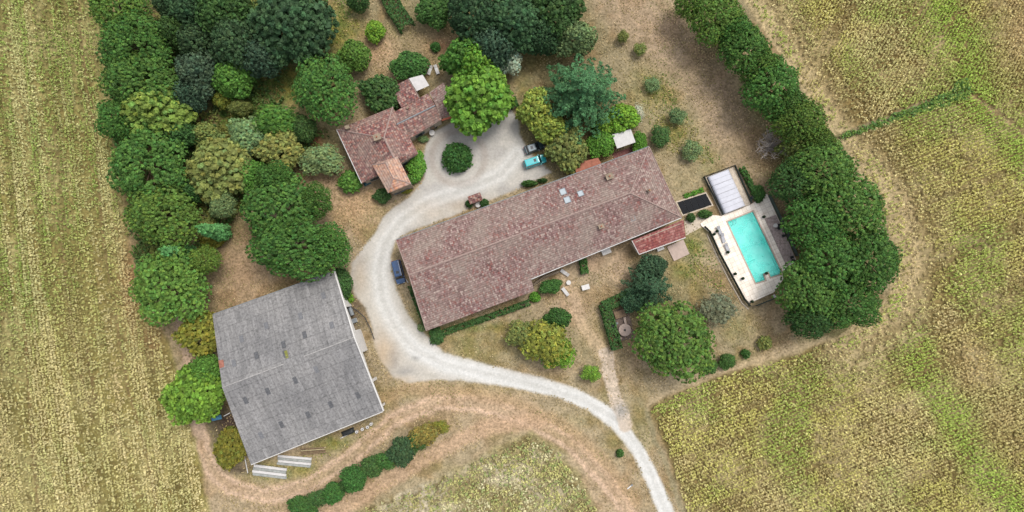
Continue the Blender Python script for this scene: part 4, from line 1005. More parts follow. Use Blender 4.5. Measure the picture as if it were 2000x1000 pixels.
# --- barn
b0 = G(580, 720, 0); barn = empty('barn', b0, 0, 'large open barn with a grey corrugated sheet roof', 'barn')
E, Rg = 5.2, 8.7
bv = [G(415, 615, E), G(652, 530, E), G(691, 659, Rg), G(748, 803, E), G(490, 907, E), G(434, 757, Rg)]
roof('roof', bv, [[0, 1, 2, 5], [5, 2, 3, 4]], M['sheet'], barn, b0, .12)
A = inset(bv, .5); walls(bv, M['concrete'], barn, b0, .5, .12, .2, skip=(1, 2))
capline([bv[5], bv[5].lerp(bv[2], .47)], barn, b0, .1, 'ridge'); capline([bv[5].lerp(bv[2], .62), bv[2]], barn, b0, .1, 'ridge')
def seg_wall(a, b, t0, t1, z0, topf, m, name, th=.16, off=0):
    p = a.lerp(b, t0); q = a.lerp(b, t1); d = (q - p); d.z = 0; d.normalize(); n = Vector((d.y, -d.x, 0)) * off
    mb = MB(); k = Vector((d.y, -d.x, 0)) * th
    vs = [Vector((w.x, w.y, z0)) + n + kk - b0 for w, kk in ((p, k * 0), (q, k * 0), (q, k), (p, k))] + [Vector((w.x, w.y, topf(w))) + n + kk - b0 for w, kk in ((p, k * 0), (q, k * 0), (q, k), (p, k))]
    mb.add(vs, [(3, 2, 1, 0), (4, 5, 6, 7), (0, 1, 5, 4), (1, 2, 6, 5), (2, 3, 7, 6), (3, 0, 4, 7)]); return mb.build(name, m, barn)
EA, EB, EC = A[1], A[2], A[3]
topz = lambda w: w.z - .15
for (a, b, t0, t1) in ((EA, EB, 0, .52), (EA, EB, .9, 1.0), (EB, EC, 0, .22), (EB, EC, .6, .64), (EB, EC, .97, 1.0)): seg_wall(a, b, t0, t1, -.1, topz, M['white'], 'wall_panel')
for (a, b, t0, t1) in ((EA, EB, .52, .9), (EB, EC, .22, .6), (EB, EC, .64, .97)): seg_wall(a, b, t0, t1, 4.0, topz, M['white'], 'lintel', .16)
for (a, b) in ((bv[1], bv[2]), (bv[2], bv[3])):     # white barge boards of the right gable
    d = (b - a).normalized(); mb = MB(); k = Vector((d.y, -d.x, 0)).normalized() * -.0
    o = Vector((.16, .05, -.16)); mb.add([a - b0 + o * 0 + Vector((0, 0, .05)), b - b0 + Vector((0, 0, .05)), b - b0 + Vector((.2, .07, .05)), a - b0 + Vector((.2, .07, .05)), a - b0 + Vector((0, 0, -.4)), b - b0 + Vector((0, 0, -.4)), b - b0 + Vector((.2, .07, -.4)), a - b0 + Vector((.2, .07, -.4))],
        [(0, 1, 2, 3), (7, 6, 5, 4), (0, 4, 5, 1), (1, 5, 6, 2), (2, 6, 7, 3), (3, 7, 4, 0)]); mb.build('bargeboard', M['white'], barn)
MB().tube([bv[3] - b0 + Vector((0, -.1, -.1)), bv[4] - b0 + Vector((0, -.1, -.1))], .09, 6).build('gutter', M['white'], barn)
MB().tube([bv[0] - b0 + Vector((0, .08, -.1)), bv[1] - b0 + Vector((0, .08, -.1))], .08, 6).build('gutter', M['grey'], barn)
def plane_z(P, x, y):
    n = newell(P); return P[0].z - (n.x * (x - P[0].x) + n.y * (y - P[0].y)) / n.z
def on_plane(P, px, py):
    z = P[0].z
    for _ in range(6): q = G(px, py, z); z = plane_z(P, q.x, q.y)
    return G(px, py, z)
def rooflight(parent, base, P, px, py, w, l, m, name, e=None, up=.05, frame=None):
    n = newell(P); n = n if n.z > 0 else -n
    ee = Vector((0, 0, 1)).cross(n).normalized(); s = n.cross(ee); c = on_plane(P, px, py) - base
    R = Matrix((ee, s, n)).transposed(); mb = MB()
    if frame:
        for q in ((-w / 2, 0, .09, l + .09), (w / 2, 0, .09, l + .09)): mb.box((q[0], q[1], up / 2 + .02), (q[2], q[3], up + .08), M=Matrix.Translation(c) @ R.to_4x4())
        for q in ((0, -l / 2, w - .09, .09), (0, l / 2, w - .09, .09)): mb.box((q[0], q[1], up / 2 + .02), (q[2], q[3], up + .078), M=Matrix.Translation(c) @ R.to_4x4())
        f = mb.build(name, frame, parent); MB().box((0, 0, up / 2), (w - .08, l - .08, up), M=Matrix.Translation(c) @ R.to_4x4()).build('pane', m, f); return f
    mb.box((0, 0, up / 2), (w, l, up), M=Matrix.Translation(c) @ R.to_4x4()); return mb.build(name, m, parent)
M['rl'] = simple('aged_translucent_sheet', S(108, 108, 110), .5, .45, 4); M['rl2'] = simple('aged_translucent_faint', S(132, 132, 134), .6, .4, 5)
NP = [bv[0], bv[1], bv[2], bv[5]]; SP = [bv[5], bv[2], bv[3], bv[4]]
for (x, y, k) in ((632, 577, 1), (587, 617, 1), (595, 654, 0), (648, 635, 1), (554, 673, 0), (557, 691, 0), (501, 694, 0), (457, 709, 1), (472, 662, 1), (520, 636, 1)): rooflight(barn, b0, NP, x, y, .75, 1.3, M['rl2' if k else 'rl'], 'roof_light')
for (x, y, k) in ((618, 722, 1), (577, 743, 0), (523, 764, 0), (480, 782, 0), (699, 772, 0), (646, 790, 0), (602, 810, 0), (550, 829, 0), (510, 850, 1)): rooflight(barn, b0, SP, x, y, .75, 1.3, M['rl2' if k else 'rl'], 'roof_light')
q = on_plane(NP, 560, 693) - b0; MB().box((q.x, q.y, q.z + .09), (.5, 1.6, .06), rad(15)).build('moss_patch', simple('moss', S(150, 150, 80), .9, .5, 5), barn)
q = on_plane(NP, 430, 715) - b0; MB().box((q.x + .3, q.y, q.z + .04), (.9, 2.2, .03), rad(10)).build('rust_patch', simple('rust', S(176, 118, 100), .9, .4, 3), barn)

# --- long farmhouse
h0 = G(1040, 460, 0); farm = empty('farmhouse', h0, 0, 'long farmhouse with a weathered pinkish clay tile roof', 'house')
E, Rg = 5.2, 7.9
fv = [G(774, 469, E), G(1268, 287, E), G(1331, 424, E), G(1037, 544, E), G(1044, 568, E - .6), G(833, 646, E - .6), G(799, 537, Rg), G(1231, 377, Rg), None]
# main roof: n eave 0-1, hip 1-2, ridge 6-7, s eave; the left part of the south slope runs lower
fv[8] = G(1037, 545, E)
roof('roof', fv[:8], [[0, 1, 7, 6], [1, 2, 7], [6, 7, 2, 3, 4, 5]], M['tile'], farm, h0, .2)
per = [fv[0], fv[1], fv[2], fv[3], fv[4], fv[5], fv[6]]
walls(per, M['render'], farm, h0, .45, .26, .35)
capline([fv[6], fv[6].lerp(fv[7], .5) + Vector((0, 0, -.05)), fv[7]], farm, h0, .17); capline([fv[7], fv[1]], farm, h0, .13); capline([fv[7], fv[2]], farm, h0, .13); capline([fv[1], fv[2]], farm, h0, .09)
MB().tube([fv[2] - h0 + Vector((.05, -.12, -.12)), fv[3] - h0 + Vector((.05, -.12, -.12))], .09, 6).build('gutter', M['offwhite'], farm)
MB().tube([fv[0] - h0 + Vector((-.04, .12, -.12)), fv[1] - h0 + Vector((-.04, .12, -.12))], .08, 6).build('gutter', M['grey'], farm)
MB().tube([fv[6] - h0 + Vector((-.05, 0, 0)), fv[5] - h0 + Vector((-.05, 0, 0))], .1, 6).build('verge_cap', M['cap'], farm)
MB().tube([fv[0] - h0 + Vector((-.05, 0, 0)), fv[6] - h0 + Vector((-.05, 0, 0))], .1, 6).build('verge_cap', M['cap'], farm)
FN = [fv[0], fv[1], fv[7], fv[6]]; FS = [fv[6], fv[7], fv[2], fv[3]]; FH = [fv[1], fv[2], fv[7]]
M['skyglass'] = paint_mat('skylight_glass', S(196, 206, 210), .15)
for (x, y, w, l, P_) in ((1099.5, 374.5, 1.1, 1.25, FN), (1108, 390.5, 1.1, 1.25, FN), (1134, 378, 1.0, 1.1, FN), (1204, 432, .8, .95, FS), (1236, 426.5, .75, .85, FS)):
    rooflight(farm, h0, P_, x, y, w, l, M['skyglass'], 'skylight', frame=M['grey'])
ang0 = rad(20)
for (x, y, s, P_) in ((1189, 346, 1.1, FN), (1173, 443, .8, FS), (1266, 373, .5, FH), (940, 455, .0, FN)):
    if s: chimney(farm, h0, on_plane(P_, x, y), s, .8, ang0)
W = out_order(inset(per, .45)); nW = len(W)
for i in range(nW):
    a, b = W[i], W[(i + 1) % nW]; L = Vector((b.x - a.x, b.y - a.y)).length
    if L > 20:
        n = int(L / 5.5)
        for k in range(n):
            t = (k + .5) / n; door = (k % 4 == 1)
            window(farm, h0, a, b, t, 1.05 if door else 1.5, 1.0, 2.1 if door else 1.2, 'door' if door else 'window')
            window(farm, h0, a, b, t, 3.9, .85, 1.0)
    elif L > 6:
        window(farm, h0, a, b, .35, 1.5); window(farm, h0, a, b, .65, 3.6)
# red lean-to at the south-east, terracotta lean-tos at the north
lv = [G(1234, 470, 4.3), G(1335, 429, 4.3), G(1339, 463, 3.0), G(1248, 496, 3.0)]
roof('lean_to_roof', lv, [[0, 1, 2, 3]], M['tile_new'], farm, h0, .15)
walls(lv, M['render'], farm, h0, .3, .2, .25, skip=())
MB().tube([lv[2] - h0 + Vector((0, -.1, -.05)), lv[3] - h0 + Vector((0, -.1, -.05))], .09, 6).build('gutter', M['white'], farm)
MB().tube([lv[0] - h0, lv[3] - h0 + Vector((0, -.05, 0))], .08, 6).build('gutter', M['white'], farm)
nv = [G(1121, 320, 2.6), G(1168, 308, 2.6), G(1176, 322, 3.2), G(1126, 340, 3.2)]
roof('lean_to_roof', nv, [[0, 1, 2, 3]], simple('terracotta_roof', S(186, 120, 98), .9, .35, 2), farm, h0, .12); walls(nv, M['render'], farm, h0, .2, .16, .2)
tv = [G(1196, 300, 0.0), G(1243, 284, 0.0), G(1248, 296, 0.0), G(1200, 314, 0.0)]
o = MB().prism(ccw([tuple(v) for v in tv]), .004, .12).build('terrace', simple('red_terrace', S(140, 92, 88), .9, .3, 3)); tag(o, 'small red paved terrace between the large white canopy and the farmhouse', 'terrace')
tv = [G(1302, 482, 0), G(1334, 468, 0), G(1346, 496, 0), G(1316, 510, 0)]
o = MB().prism(ccw([tuple(v) for v in tv]), -.05, .25).build('terrace', M['pink']); tag(o, 'pink paved terrace slab below the red lean to roof', 'terrace')

# --- cottage
c0 = G(755, 270, 0); cot = empty('cottage', c0, 0, 'tiled cottage of several joined wings beside the gravel turning circle', 'house')
cv = [G(658, 253, 4.3), G(767, 209, 4.3), G(817, 300, 4.3), G(770, 326, 4.9), G(707, 358, 3.9), G(750, 269, 6.3), G(770, 309, 6.2)]
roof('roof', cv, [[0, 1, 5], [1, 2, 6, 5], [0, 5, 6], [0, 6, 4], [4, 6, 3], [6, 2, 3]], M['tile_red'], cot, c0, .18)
walls([cv[0], cv[1], cv[2], cv[3], cv[4]], M['render'], cot, c0, .4, .4, .3)
capline([cv[5], cv[1]], cot, c0, .15); capline([cv[5], cv[0]], cot, c0, .12); capline([cv[5], cv[6]], cot, c0, .2)
MB().tube([cv[0] - c0 + Vector((-.08, 0, -.06)), cv[4] - c0 + Vector((-.08, 0, -.06))], .09, 6).build('gutter', M['offwhite'], cot)
ev = [G(769, 219, 3.9), G(836, 182, 3.9), G(850, 206, 5.0), G(864, 233, 3.9), G(797, 272, 3.9), G(775, 243, 5.0)]
roof('roof', ev, [[0, 1, 2, 5], [5, 2, 3, 4]], M['tile_red'], cot, c0, .18); walls(ev, M['render'], cot, c0, .35, .3, .3)
capline([ev[5], ev[2]], cot, c0, .13, 'grey')
av = [G(762, 172, 3.2), G(797, 154, 3.2), G(819, 191, 4.0), G(784, 210, 4.0)]
roof('annex_roof', av, [[0, 1, 2, 3]], M['tile_red'], cot, c0, .16); walls(av, M['render'], cot, c0, .3, .22, .25)
MB().tube([av[1] - c0, av[2] - c0], .09, 6).build('verge_cap', M['cap'], cot)
ev2 = [G(838, 181, 3.4), G(866, 161, 3.4), G(893, 216, 3.4), G(862, 231, 3.4), G(851, 206, 3.9), G(880, 189, 3.9)]
roof('annex_roof', ev2, [[0, 1, 5, 4], [4, 5, 2, 3]], M['tile'], cot, c0, .16); walls([ev2[0], ev2[1], ev2[5], ev2[2], ev2[3], ev2[4]], M['render'], cot, c0, .3, .22, .25)
MB().box((G(875, 231, 3.3) - c0 + Vector((0, 0, 0))), (2.6, .35, .3), rad(17)).build('lintel_tiles', M['terracotta'], cot)
tw = [G(727, 322, 6.0), G(776, 305, 6.0), G(803, 359, 6.0), G(758, 377, 6.0), G(753, 318, 7.0), G(768, 348, 7.0)]
roof('tower_roof', tw, [[0, 4, 5, 3], [1, 2, 5, 4], [0, 1, 4], [3, 5, 2]], M['tile_orange'], cot, c0, .16); walls(tw[:4], M['stone'], cot, c0, .3, .2, .3)
capline([tw[0], tw[4]], cot, c0, .08); capline([tw[4], tw[5]], cot, c0, .1); capline([tw[5], tw[3]], cot, c0, .08); capline([tw[5], tw[2]], cot, c0, .08)
chimney(cot, c0, on_plane([cv[0], cv[5], cv[4]], 739, 271), 1.1, 1.2, rad(20)); chimney(cot, c0, on_plane([cv[0], cv[5], cv[4]], 680, 250), .7, .7, rad(20), False)
chimney(cot, c0, on_plane([ev[0], ev[1], ev[2], ev[5]], 797, 212) , .35, .5, rad(20), False)
for P_, w_ in ((out_order(inset([cv[0], cv[1], cv[2], cv[3], cv[4]], .4)), 4), (out_order(inset(tw[:4], .3)), 2), (out_order(inset([ev[0], ev[1], ev[3], ev[4]], .35)), 2)):
    for i in range(len(P_)):
        a, b = P_[i], P_[(i + 1) % len(P_)]; L = Vector((b.x - a.x, b.y - a.y)).length
        if L > 4.0: window(cot, c0, a, b, .3, 1.5); window(cot, c0, a, b, .7, 1.05, .95, 2.1, 'door', False)

# --- canopies
def canopy(corners, z, label, m, slope=.3, name='canopy'):
    P_ = [G(x, y, z) for x, y in corners]; base = Vector((sum(p.x for p in P_) / 4, sum(p.y for p in P_) / 4, 0))
    e = empty(name, base, 0, label, 'canopy', 'white canopies')
    P_[2].z -= slope; P_[3].z -= slope
    roof('canopy_sheet', P_, [[0, 1, 2, 3]], m, e, base, .06)
    for p in inset(P_, .12): MB().tube([Vector((p.x, p.y, 0)) - base, Vector((p.x, p.y, p.z - .05)) - base], .05, 8).build('post', M['white'], e)
    for i in range(4):
        a, b = inset(P_, .12)[i], inset(P_, .12)[(i + 1) % 4]; MB().tube([a - base - Vector((0, 0, .1)), b - base - Vector((0, 0, .1))], .035, 6).build('beam', M['white'], e)
    return e
canopy([(1195.5, 263), (1232, 252), (1242, 277), (1206, 289.5)], 3.0, 'large white canopy above the upper right farmhouse end', M['offwhite'])
canopy([(798.5, 153), (825.5, 146), (838, 166), (813, 177)], 3.3, 'small white canopy on the north side of the cottage', M['offwhite'])

# ------------------------------------------------------------------ pool
p0 = G(1470, 480, 0)
dk = [(1388, 420), (1408, 422), (1465, 400), (1497, 379), (1516, 421), (1553, 506), (1541, 527), (1524, 552), (1510, 571), (1463, 592), (1455, 583), (1432, 541), (1406, 496), (1386, 455), (1369, 441), (1367, 437)]
DZ = .3
def ring_prism(outer, inner, z0, z1):
    """slab with a hole, triangulated"""
    bm = bmesh.new(); es = []
    for loop in (outer, inner):
        vs = [bm.verts.new((p.x, p.y, z1)) for p in loop]
        for i in range(len(vs)): es.append(bm.edges.new((vs[i], vs[(i + 1) % len(vs)])))
    r = bmesh.ops.triangle_fill(bm, use_beauty=True, use_dissolve=False, edges=es)
    top = [f for f in bm.faces]
    ext = bmesh.ops.extrude_face_region(bm, geom=top)
    for v in [g for g in ext['geom'] if isinstance(g, bmesh.types.BMVert)]: v.co.z = z0
    bmesh.ops.recalc_face_normals(bm, faces=bm.faces); return bm
outer = [G(x, y, 0) for x, y in dk]; poolw = [G(x, y, 0) for x, y in POOL]; rim = inset(poolw, -.28)
def bmobj(name, bm, m, parent=None):
    me = bpy.data.meshes.new(name); bm.to_mesh(me); bm.free(); return link(name, me, m, parent)
deck = bmobj('pool_deck', ring_prism(outer, rim, -.1, DZ), M['paving']); tag(deck, 'pale concrete deck around the swimming pool', 'pool deck')
pool = empty('swimming_pool', p0, 0, 'rectangular turquoise swimming pool with a step at its lower end', 'pool')
bm = ring_prism([p - p0 for p in rim], [p - p0 for p in poolw], -.1, DZ + .03); bmobj('coping', bm, simple('coping_stone', S(214, 190, 172), .8, .2, 2), pool)
M['liner'] = simple('pool_liner', S(140, 250, 238, 1.35), .6, .1, .5, bmp=0)
mb = MB(); pl = [p - p0 for p in ccw([tuple(p) for p in poolw]) and [Vector(t) for t in ccw([tuple(p) for p in poolw])]]
n = len(pl); mb.v = [(p.x, p.y, -1.4) for p in pl] + [(p.x, p.y, DZ) for p in pl]; mb.f = [tuple(range(n))] + [(i, (i + 1) % n, n + (i + 1) % n, n + i) for i in range(n)]
me = bpy.data.meshes.new('basin'); me.from_pydata(mb.v, [], mb.f); me.update(); link('basin', me, M['liner'], pool)
m, nt, b = newmat('pool_water'); b.inputs['Base Color'].default_value = S(120, 240, 228, 1.3); b.inputs['Roughness'].default_value = .06; b.inputs['Alpha'].default_value = .4; b.inputs['IOR'].default_value = 1.33
tc = N(nt, 'ShaderNodeTexCoord'); nn = noise(nt, tc.outputs['Object'], 1.2, 3); bump(nt, b, nn.outputs[0], .15, .05); w_ = noise(nt, tc.outputs['Object'], .45, 4, .6); nt.links.new(ramp(nt, w_.outputs[0], [(.35, S(96, 226, 216, 1.2)), (.65, S(150, 248, 238, 1.3))]).outputs[0], b.inputs['Base Color']); M['water'] = m
me = bpy.data.meshes.new('water'); me.from_pydata([(p.x, p.y, DZ - .16) for p in pl], [], [tuple(range(n))]); me.update(); link('water', me, M['water'], pool)
s_ = MB().prism([tuple(G(x, y, 0) - p0) for x, y in ccw([(1458, 515), (1506, 495), (1524.5, 534), (1504, 540.5), (1500, 530.5), (1488.5, 534.5), (1492.5, 546.5), (1476, 551)][::-1])], -1.38, -.7).build('shallow_step', M['liner'], pool)
for (sx) in (0, 1):
    a = G(1428 + 6 * sx, 438 - 2.4 * sx, 0) - p0; MB().tube([a + Vector((0, .5, DZ)), a + Vector((0, .45, DZ + .7)), a + Vector((0, -.1, DZ + .75)), a + Vector((0, -.35, -.2))], .03, 6).build('ladder_rail', M['grey'], pool)
wd = [G(1492, 428, 0), G(1514, 420, 0), G(1552, 505, 0), G(1535, 521, 0)]
wv = [Vector((p.x, p.y, DZ + .06)) for p in wd]; base = p0.copy()
o = roof('wood_deck', wv, [[0, 1, 2, 3]], M['deckwood'], None, Vector((0, 0, 0)), .05); tag(o, 'strip of brownish grey decking along the right side of the pool', 'decking')
# paved way from the house
o = MB().prism([tuple(q) for q in [G(1336, 432, 0), G(1368, 423, 0), G(1388, 421, 0), G(1368, 437, 0), G(1371, 443, 0), G(1340, 460, 0)]], -.02, .05).build('stone_path', M['crazy']); tag(o, 'pale stone paving leading from the farmhouse to the pool', 'paving')
# pool house
pp = [G(1375, 347, 0), G(1432, 326, 0), G(1465, 399.5, 0), G(1408, 421.5, 0)]
o = MB().prism([tuple(q) for q in pp], -.02, .28).build('concrete_base', M['crazy']); tag(o, 'beige base slab under the white pool shelter', 'slab')
ph = empty('pool_shelter', G(1418, 375, 0), 0, 'long pool shelter with white translucent roof panels and grey frames', 'shelter'); pb = G(1418, 375, 0)
q0, q1, q2, q3 = [G(x, y, 0) for x, y in ((1380, 347.5), (1421, 332), (1453, 402), (1412, 418.5))]
pan = simple('translucent_panel', S(226, 226, 234), .6, .1, 1.0, bmp=0)
for k, (t0, t1, dz) in enumerate(((0, .245, .0), (.25, .495, .07), (.5, .745, .14), (.75, 1.0, .21))):
    a, b, c, d = q0.lerp(q3, t0), q1.lerp(q2, t0), q1.lerp(q2, t1), q0.lerp(q3, t1); mb = MB(); vs = []; m_ = 9
    for (s, e_) in ((a, b), (d, c)):
        for i in range(m_ + 1):
            th = math.pi * i / m_; w = .5 - .5 * math.cos(th); p = s.lerp(e_, w); vs.append(Vector((p.x, p.y, .3 + (.75 + dz) * math.sin(th) ** .3)) - pb)
    mb.add(vs, [(i, i + 1, m_ + 2 + i, m_ + 1 + i) for i in range(m_)]); mb.build('roof_panel', pan, ph, smooth=True)
    f = MB(); f.tube([v + Vector((0, 0, .02)) for v in vs[:m_ + 1]], .06, 5)
    if k == 3: f.tube([v + Vector((0, 0, .02)) for v in vs[m_ + 1:]], .06, 5)
    f.tube([(v + w) / 2 + Vector((0, 0, .0)) for v, w in zip(vs[:m_ + 1], vs[m_ + 1:])], .035, 5)
    f.build('frame_rib', M['fabric'], ph)
for a, b in ((q0, q3), (q1, q2)): MB().tube([a - pb + Vector((0, 0, .36)), b - pb + Vector((0, 0, .36))], .09, 6).build('rail', M['dark'], ph)
# black heating mats
hm = [G(1322.5, 395.5, 0), G(1378, 378, 0), G(1390, 400, 0), G(1334, 419, 0)]; hb = G(1356, 398, 0)
he = empty('heating_mat', hb, 0, 'black pool heating mats beside the farmhouse end', 'heating mat')
for i in range(5):
    a, b, c, d = hm[0].lerp(hm[1], i / 5 + .004), hm[0].lerp(hm[1], (i + 1) / 5 - .004), hm[3].lerp(hm[2], (i + 1) / 5 - .004), hm[3].lerp(hm[2], i / 5 + .004)
    MB().prism([tuple(v - hb) for v in (a, b, c, d)], .05, .16).build('mat_panel', M['black'], he)
o = MB().prism([tuple(v) for v in inset(hm, -.25)], -.03, .05).build('gravel_bed', M['crazy']); tag(o, 'tan bed edging around the black heating mats', 'slab')

# fences
def fence(path, h, label, m=None, step=2.0, panel=True):
    W_ = [G(x, y, 0) for x, y in path]; base = W_[0].copy(); e = empty('fence', base, 0, label, 'fence', 'pool fences'); z0 = .0
    for a, b in zip(W_[:-1], W_[1:]):
        L = (b - a).length; n = max(1, round(L / step)); ang = math.atan2(b.y - a.y, b.x - a.x)
        c = (a + b) / 2 - base
        if panel: MB().box((c.x, c.y, .08 + h / 2), (L - .06, .03, h - .1), ang).build('panel', m or M['darkgreen'], e)
        MB().tube([a - base + Vector((0, 0, h + .03)), b - base + Vector((0, 0, h + .03))], .035, 6).build('rail', M['dark'], e)
        for i in range(n): p = a.lerp(b, i / n) - base; MB().tube([(p.x, p.y, 0), (p.x, p.y, h + .1)], .045, 6).build('post', M['dark'], e)
    p = W_[-1] - base; MB().tube([(p.x, p.y, 0), (p.x, p.y, h + .1)], .045, 6).build('post', M['dark'], e)
    return e
fence([(1374, 443), (1384, 453), (1404, 497), (1430, 545), (1452, 586), (1462, 597), (1474, 597), (1511, 582)], 1.3, 'dark fence along the left and lower side of the pool deck')
fence([(1499, 382), (1518, 421), (1553, 500)], 1.5, 'dark fence along the right side of the pool deck')
fence([(1410, 420), (1373, 346), (1433, 324), (1466, 397)], 1.0, 'dark fence wrapped around the white pool shelter')
# low stone kerbs beside the fence
o = MB().tube([G(x, y, .05) for x, y in ((1381, 458), (1400, 500), (1424, 548), (1449, 592), (1462, 604))], .14, 5).build('kerb', M['crazy'], smooth=False); tag(o, 'thin pale kerb outside the left pool fence', 'kerb')

# ------------------------------------------------------------------ garden furniture and small things
def pot(px, py, z, label, r=.28, cat='planter', grp='dark planters on the pool deck'):
    p = G(px, py, z); e = empty('planter', (p.x, p.y, z), 0, label, cat, grp)
    MB().lathe([(r * .7, 0), (r, .5), (r * 1.05, .52), (r * .85, .52), (r * .8, .45)], n=14).build('pot', M['dark'], e)
    c = link('plant', TPL['shrub']['c'][0], M['leaf'], e); c.scale = (r * .62,) * 2 + (.32,); c.location = (0, 0, .42); c.color = tint(50, 70, 45)
for (x, y, lb) in ((1399, 452, 'dark planter nearest the upper pair of sun loungers'), (1420, 493, 'dark planter below the grey sun loungers'), (1449, 544, 'dark planter by the lower left pool corner'), (1495, 534, 'dark planter on the deck step jutting into the pool'),
                   (1490, 424, 'dark planter at the top end of the decking strip'), (1533, 529, 'dark planter at the lower end of the decking strip'), (1467, 589, 'dark planter at the lowest tip of the pool deck'), (1485, 388, 'dark planter at the top corner of the pool deck'), (1434, 535, 'dark planter against the left pool fence'), (1393, 458, 'dark planter at the upper left fence corner')):
    pot(x, y, DZ, lb)
def lounger(px, py, ang, z, label, grp, m='fabric'):
    p = G(px, py, z); e = empty('sun_lounger', (p.x, p.y, z), rad(ang), label, 'sun lounger', grp)
    MB().box((-.3, 0, .36), (1.3, .62, .09)).build('mattress', M[m], e)
    mb = MB(); Mx = Matrix.Translation((.33, 0, .36)) @ Matrix.Rotation(-rad(32), 4, 'Y'); mb.box((.32, 0, .02), (.68, .62, .09), M=Mx); mb.build('backrest', M[m], e)
    mb = MB(); [mb.box((-.05, s * .31, .28), (1.9, .05, .06)) for s in (-1, 1)]; mb.build('frame', M['white'], e)
    for sx in (-.85, .75):
        for sy in (-.3, .3): MB().box((sx, sy, .125), (.05, .05, .25)).build('leg', M['white'], e)
lounger(1404, 450, 115, DZ, 'upper grey sun lounger on the left pool deck', 'sun loungers by the pool'); lounger(1411, 465, 105, DZ, 'middle grey sun lounger on the left pool deck', 'sun loungers by the pool')
lounger(1419, 484, 112, DZ, 'lower grey sun lounger on the left pool deck', 'sun loungers by the pool')
lounger(1104, 570, -52, 0, 'white sun lounger next to the rounded dark bush', 'garden loungers', 'offwhite'); lounger(1103, 533, -35, 0, 'pale lounger close to the farmhouse south wall', 'garden loungers', 'offwhite')
lounger(840, 138, 70, 0, 'left white lounger north of the cottage', 'loungers north of the cottage', 'offwhite'); lounger(853, 137, 110, 0, 'right white lounger north of the cottage', 'loungers north of the cottage', 'offwhite')
def table(px, py, z, r, label, grp=None, m='white', square=False, ang=0):
    p = G(px, py, z); e = empty('table', (p.x, p.y, z), rad(ang), label, 'table', grp)
    if square: MB().box((0, 0, .72), (r * 2, r * 1.3, .06)).build('tabletop', M[m], e); [MB().box((sx * (r - .1), sy * (r * .65 - .1), .345), (.07, .07, .69)).build('leg', M[m], e) for sx in (-1, 1) for sy in (-1, 1)]
    else:
        MB().lathe([(r, .7), (r, .75)], n=20).build('tabletop', M[m], e); MB().lathe([(.25, 0), (.25, .04), (.05, .08), (.05, .69)], n=10).build('pedestal', M[m], e)
table(844.5, 261, 0, .55, 'round white table on the gravel by the cottage front'); table(1110, 552, 0, .45, 'round white table next to the rounded dark bush'); table(1143, 561, 0, .75, 'oblong white table alone on the dry lawn', square=True, ang=15)
table(1512, 441, DZ + .08, .4, 'round white table on the pool decking'); table(1183, 491, 0, .9, 'pale table against the farmhouse south wall', square=True, ang=22); table(1288, 485, 0, .7, 'white table below the red lean to gutter', square=True, ang=22)
def chair(px, py, ang, z, label, m='dark', grp=None):
    p = G(px, py, z); e = empty('chair', (p.x, p.y, z), rad(ang), label, 'chair', grp)
    MB().box((0, 0, .45), (.5, .5, .05)).build('seat', M[m], e); MB().box((-.24, 0, .7), (.04, .48, .45)).build('backrest', M[m], e)
    for sx in (-.21, .21):
        for sy in (-.21, .21): MB().box((sx, sy, .21), (.04, .04, .42)).build('leg', M[m], e)
chair(1520, 440, 200, DZ + .08, 'dark chair right of the round white table on the decking', grp='dark chairs on the decking'); chair(1519, 446, 150, DZ + .08, 'dark chair just below the round white table on the decking', grp='dark chairs on the decking')
chair(1528, 461, 190, DZ + .08, 'single dark chair halfway down the decking', grp='dark chairs on the decking'); chair(1544, 503, 200, DZ + .08, 'dark chair at the lower end of the decking, upper one', grp='dark chairs on the decking'); chair(1546, 509, 170, DZ + .08, 'dark chair at the lower end of the decking, lower one', grp='dark chairs on the decking')
chair(1543, 517, 120, DZ, 'white chair at the lower end of the decking', 'white'); chair(1510, 578, 120, 0, 'white chair outside the lower pool fence', 'white')
chair(841, 253, 10, 0, 'dark chair beside the round white table at the cottage front'); chair(852, 249, -20, 0, 'dark chair against the cottage front wall, right of the white table')
def cube_thing(name, px, py, z, size, ang, m, label, cat, extra=None):
    p = G(px, py, z); e = empty(name, (p.x, p.y, z), rad(ang), label, cat); return e, p
# stone corner inside the hedge
e = empty('barbecue', G(1191, 621, 0), rad(18), 'orange brick barbecue inside the L shaped hedge', 'barbecue')
MB().box((0, 0, .45), (1.3, .8, .9)).box((0, -.85, .3), (1.0, .6, .6)).build('brick_base', M['orange'], e); MB().box((.1, .3, 1.15), (.6, .45, .9), taper=.8).build('chimney', M['orange'], e); MB().box((0, 0, .93), (1.4, .86, .06)).build('worktop', M['stone'], e)
e = empty('stone_table', G(1219, 644, 0), 0, 'round pale stone table inside the L shaped hedge', 'table')
MB().lathe([(1.15, .68), (1.2, .72), (1.2, .82), (1.15, .84)], n=24).build('tabletop', M['pink'], e); MB().lathe([(.5, 0), (.35, .3), (.35, .68)], n=12).build('pedestal', M['stone'], e); MB().lathe([(.16, .84), (.2, .98), (.12, .98)], n=10).build('centre_bowl', M['dark'], e)
o = MB().prism([tuple(G(x, y, 0)) for x, y in ccw([(1186, 612), (1226, 598), (1240, 660), (1204, 668)][::-1])], -.03, .04).build('paving', simple('dusky_paving', S(140, 122, 112), .9, .35, 2)); tag(o, 'dusky stone paving inside the L shaped hedge', 'paving')
